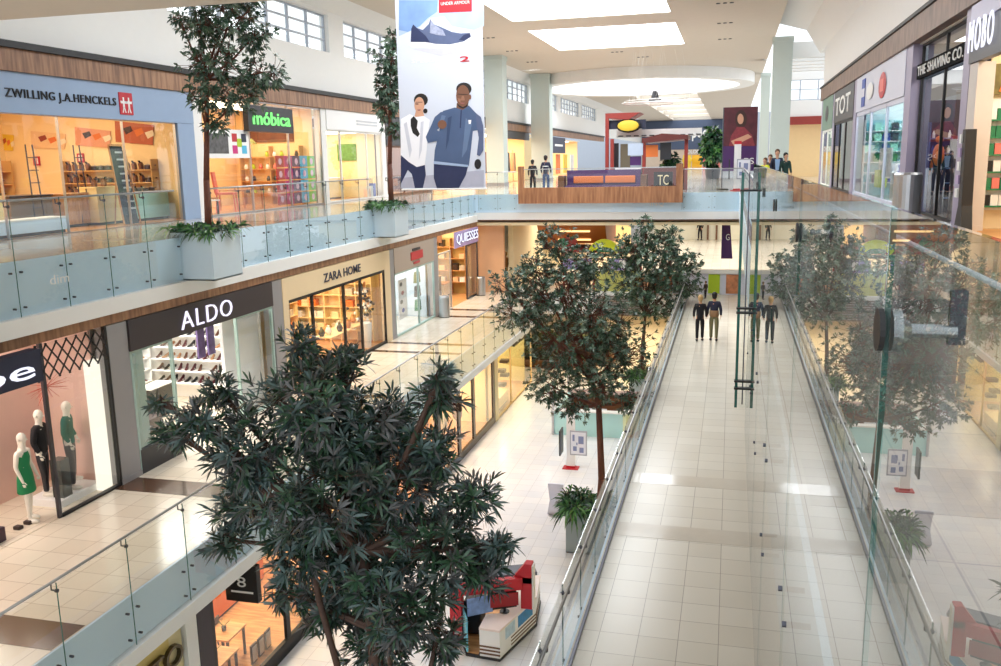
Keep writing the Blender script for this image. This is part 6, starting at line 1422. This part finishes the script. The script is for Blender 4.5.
tree('airy tree with several pale stems behind the second tree and left of the two walkers', (-3.9, 40.9, L0+1.2),
     [(-3.9, 40.9, L0+1.2), (-3.85, 40.9, -8.6), (-3.75, 40.9, -7.2)], .11,
     lobepx([(655, 255, 34, 0), (640, 285, 32, .4), (675, 275, 28, -.3), (635, 245, 22, 0), (690, 262, 14, 0), (655, 300, 28, 0), (620, 262, 20, .2), (645, 225, 12, 0), (690, 290, 12, .2), (675, 310, 12, 0), (668, 240, 18, 0)], 40.9),
     1100, .22, .065, (6, 9), lfB, 22, bark, .35)
# the big foreground tree
YF = 9.2; fx = -4.02
tree('big dark tree filling the lower left foreground', (fx, 9.1, L0+1.2),
     [(fx, 9.1, L0+1.2), (fx+.03, 9.12, -8.6), (fx-.03, 9.15, -7.0), (fx-.1, 9.2, -5.6), (fx-.2, 9.2, -4.6)], .13,
     lobepx([(310, 400, 58, 0), (355, 440, 58, .3), (250, 450, 46, -.2), (400, 480, 52, .2), (320, 500, 58, -.5), (250, 500, 34, .2), (440, 540, 48, 0), (370, 560, 58, .3), (300, 550, 38, -.3), (430, 450, 34, .3), (200, 420, 26, -.3), (438, 395, 22, .2), (480, 560, 32, .2), (345, 365, 24, .5), (300, 345, 20, .3), (172, 432, 18, 0), (410, 610, 44, -.3), (228, 540, 20, 0), (335, 605, 36, .3), (475, 495, 26, .2), (390, 420, 30, .3), (440, 375, 14, 0), (500, 545, 16, .1), (290, 590, 22, .2), (380, 640, 34, .4), (440, 640, 22, 0), (160, 400, 10, 0), (220, 390, 18, .2)], YF),
     1900, .21, .03, (9, 13), lfA, 31, bark, .3, .45, .006)
# fine hanging side twigs of the foreground tree
tr_ = [o for o in COL.objects if o.get('label') == 'big dark tree filling the lower left foreground'][0]
for k, (pts, q) in enumerate((([(fx-.05, 9.1, L0+1.25), (fx-.3, 9.0, -8.4), (fx-.45, 9.1, -6.6), (fx-.7, 9.0, -5.2), (fx-.9, 9.1, -3.9)], .06), ([(fx+.05, 9.1, L0+1.25), (fx+.25, 9.0, -8.2), (fx+.55, 9.0, -6.6), (fx+.8, 9.1, -5.4), (fx+.9, 9.2, -4.6)], .045), ([(fx, 9.05, L0+1.25), (fx+.15, 9.0, -8.3), (fx+.22, 9.0, -6.4), (fx+.1, 9.0, -4.8)], .04))):
    MB().path(pts, [q*(1-.12*i_) for i_ in range(len(pts))], 9).build('side_stem', bark, tr_, smooth=True)
# oval planting bed on the ground floor
r = thing('oval_planting_bed', (-9.6, 50.4, L0), 'dark green shrubs in a low curved brown planting bed on the ground floor', 'planting bed')
MB().lathe((-9.6, 50.6, L0), [(3.6, 0), (3.75, .35), (3.6, .42), (3.4, .42), (3.4, .3)], 40).build('curved_rim', brown, r, smooth=True)
MB().lathe((-9.6, 50.6, L0), [(3.45, .3), (0, .32)], 40).build('soil', mat('soil', (0, 0, 0)), r)
rr = np.random.RandomState(8); tips = []
for k in range(620):
    a = rr.uniform(0, 6.28); q = 3.4*rr.uniform(0, 1)**.5; h = rr.uniform(.3, 1.5)
    tips.append(((-9.6+q*math.cos(a), 50.6+q*math.sin(a), L0+h), (math.cos(a)*.5+rr.normal()*.3, math.sin(a)*.5+rr.normal()*.3, .9)))
leaf_cloud('shrubs', tips, [lfC[2], lfA[0], leafmat('shrub_olive', (84, 92, 44))], r, .35, .12, (7, 9), .4, 9)
# indoor greenery of the far cafe
r = thing('potted_tree', (ony(671, 160, 47.8)[0], 47.8, L2), 'round potted green bush between the coffee kiosk posts', 'plant')
px_ = ony(671, 160, 47.8)[0]; MB().lathe((px_, 47.8, L2), [(0, 0), (.25, 0), (.32, .5), (.28, .5), (.26, .4), (0, .4)], 18).build('pot', brown, r)
tips = []
for k in range(160):
    d = Vector((rr.normal(), rr.normal(), rr.normal())).normalized(); q = rr.uniform(.4, 1); tips.append(((px_+d.x*.62*q, 47.8+d.y*.5*q, -.35+d.z*.75*q), (d.x, d.y, d.z+.3)))
leaf_cloud('leaves', tips, lfC, r, .2, .07, (7, 9), .3, 10); MB().tube((px_, 47.8, L2+.4), (px_, 47.8, -.4), .04).build('stem', bark, r)
r = thing('potted_tree', (ony(714, 160, 70)[0], 70, L2), 'tall green tree far behind, left of the portrait banner', 'plant')
px_ = ony(713, 160, 70)[0]; MB().lathe((px_, 70, L2), [(0, 0), (.5, 0), (.6, .8), (.5, .8), (.48, .7), (0, .7)], 18).build('pot', charcoal, r); MB().tube((px_, 70, L2+.7), (px_, 70, .5), .08).build('stem', bark, r)
tips = []
for k in range(200):
    d = Vector((rr.normal(), rr.normal(), rr.normal())).normalized(); q = rr.uniform(.4, 1); tips.append(((px_+d.x*1.1*q, 70+d.y*1.0*q, .75+d.z*1.7*q), (d.x, d.y, d.z+.3)))
leaf_cloud('leaves', tips, lfC, r, .4, .16, (7, 9), .3, 13)
# ================================================================= light
w = bpy.data.worlds.new('sky'); SC.world = w; w.use_nodes = True
bg = w.node_tree.nodes['Background']; bg.inputs[0].default_value = (.9, .95, 1, 1); bg.inputs[1].default_value = 1.15
cool = (.95, .98, 1); warm = (1, .84, .64)
for (a, b, c, d) in SKY: area('skylight_light', ((a+b)/2, (c+d)/2, CE+.03), b-a-.02, d-c-.02, 1150, cool)
area('skylight_light', (CC[0], CC[1], CE+.3), 17, 17, 2100, cool)
area('skylight_light', (-7.4, 135, CE+.9), 6.5, 70, 2600, cool)
SC.view_settings.view_transform = 'Standard'; SC.view_settings.look = 'None'; SC.view_settings.exposure = 0.6; SC.view_settings.gamma = 1
SC.view_settings.use_curve_mapping = False
cy = SC.cycles
cy.use_denoising = True; cy.max_bounces = 8; cy.diffuse_bounces = 4; cy.glossy_bounces = 4; cy.transparent_max_bounces = 24
cy.transmission_bounces = 4; cy.caustics_reflective = False; cy.caustics_refractive = False; cy.sample_clamp_indirect = 6
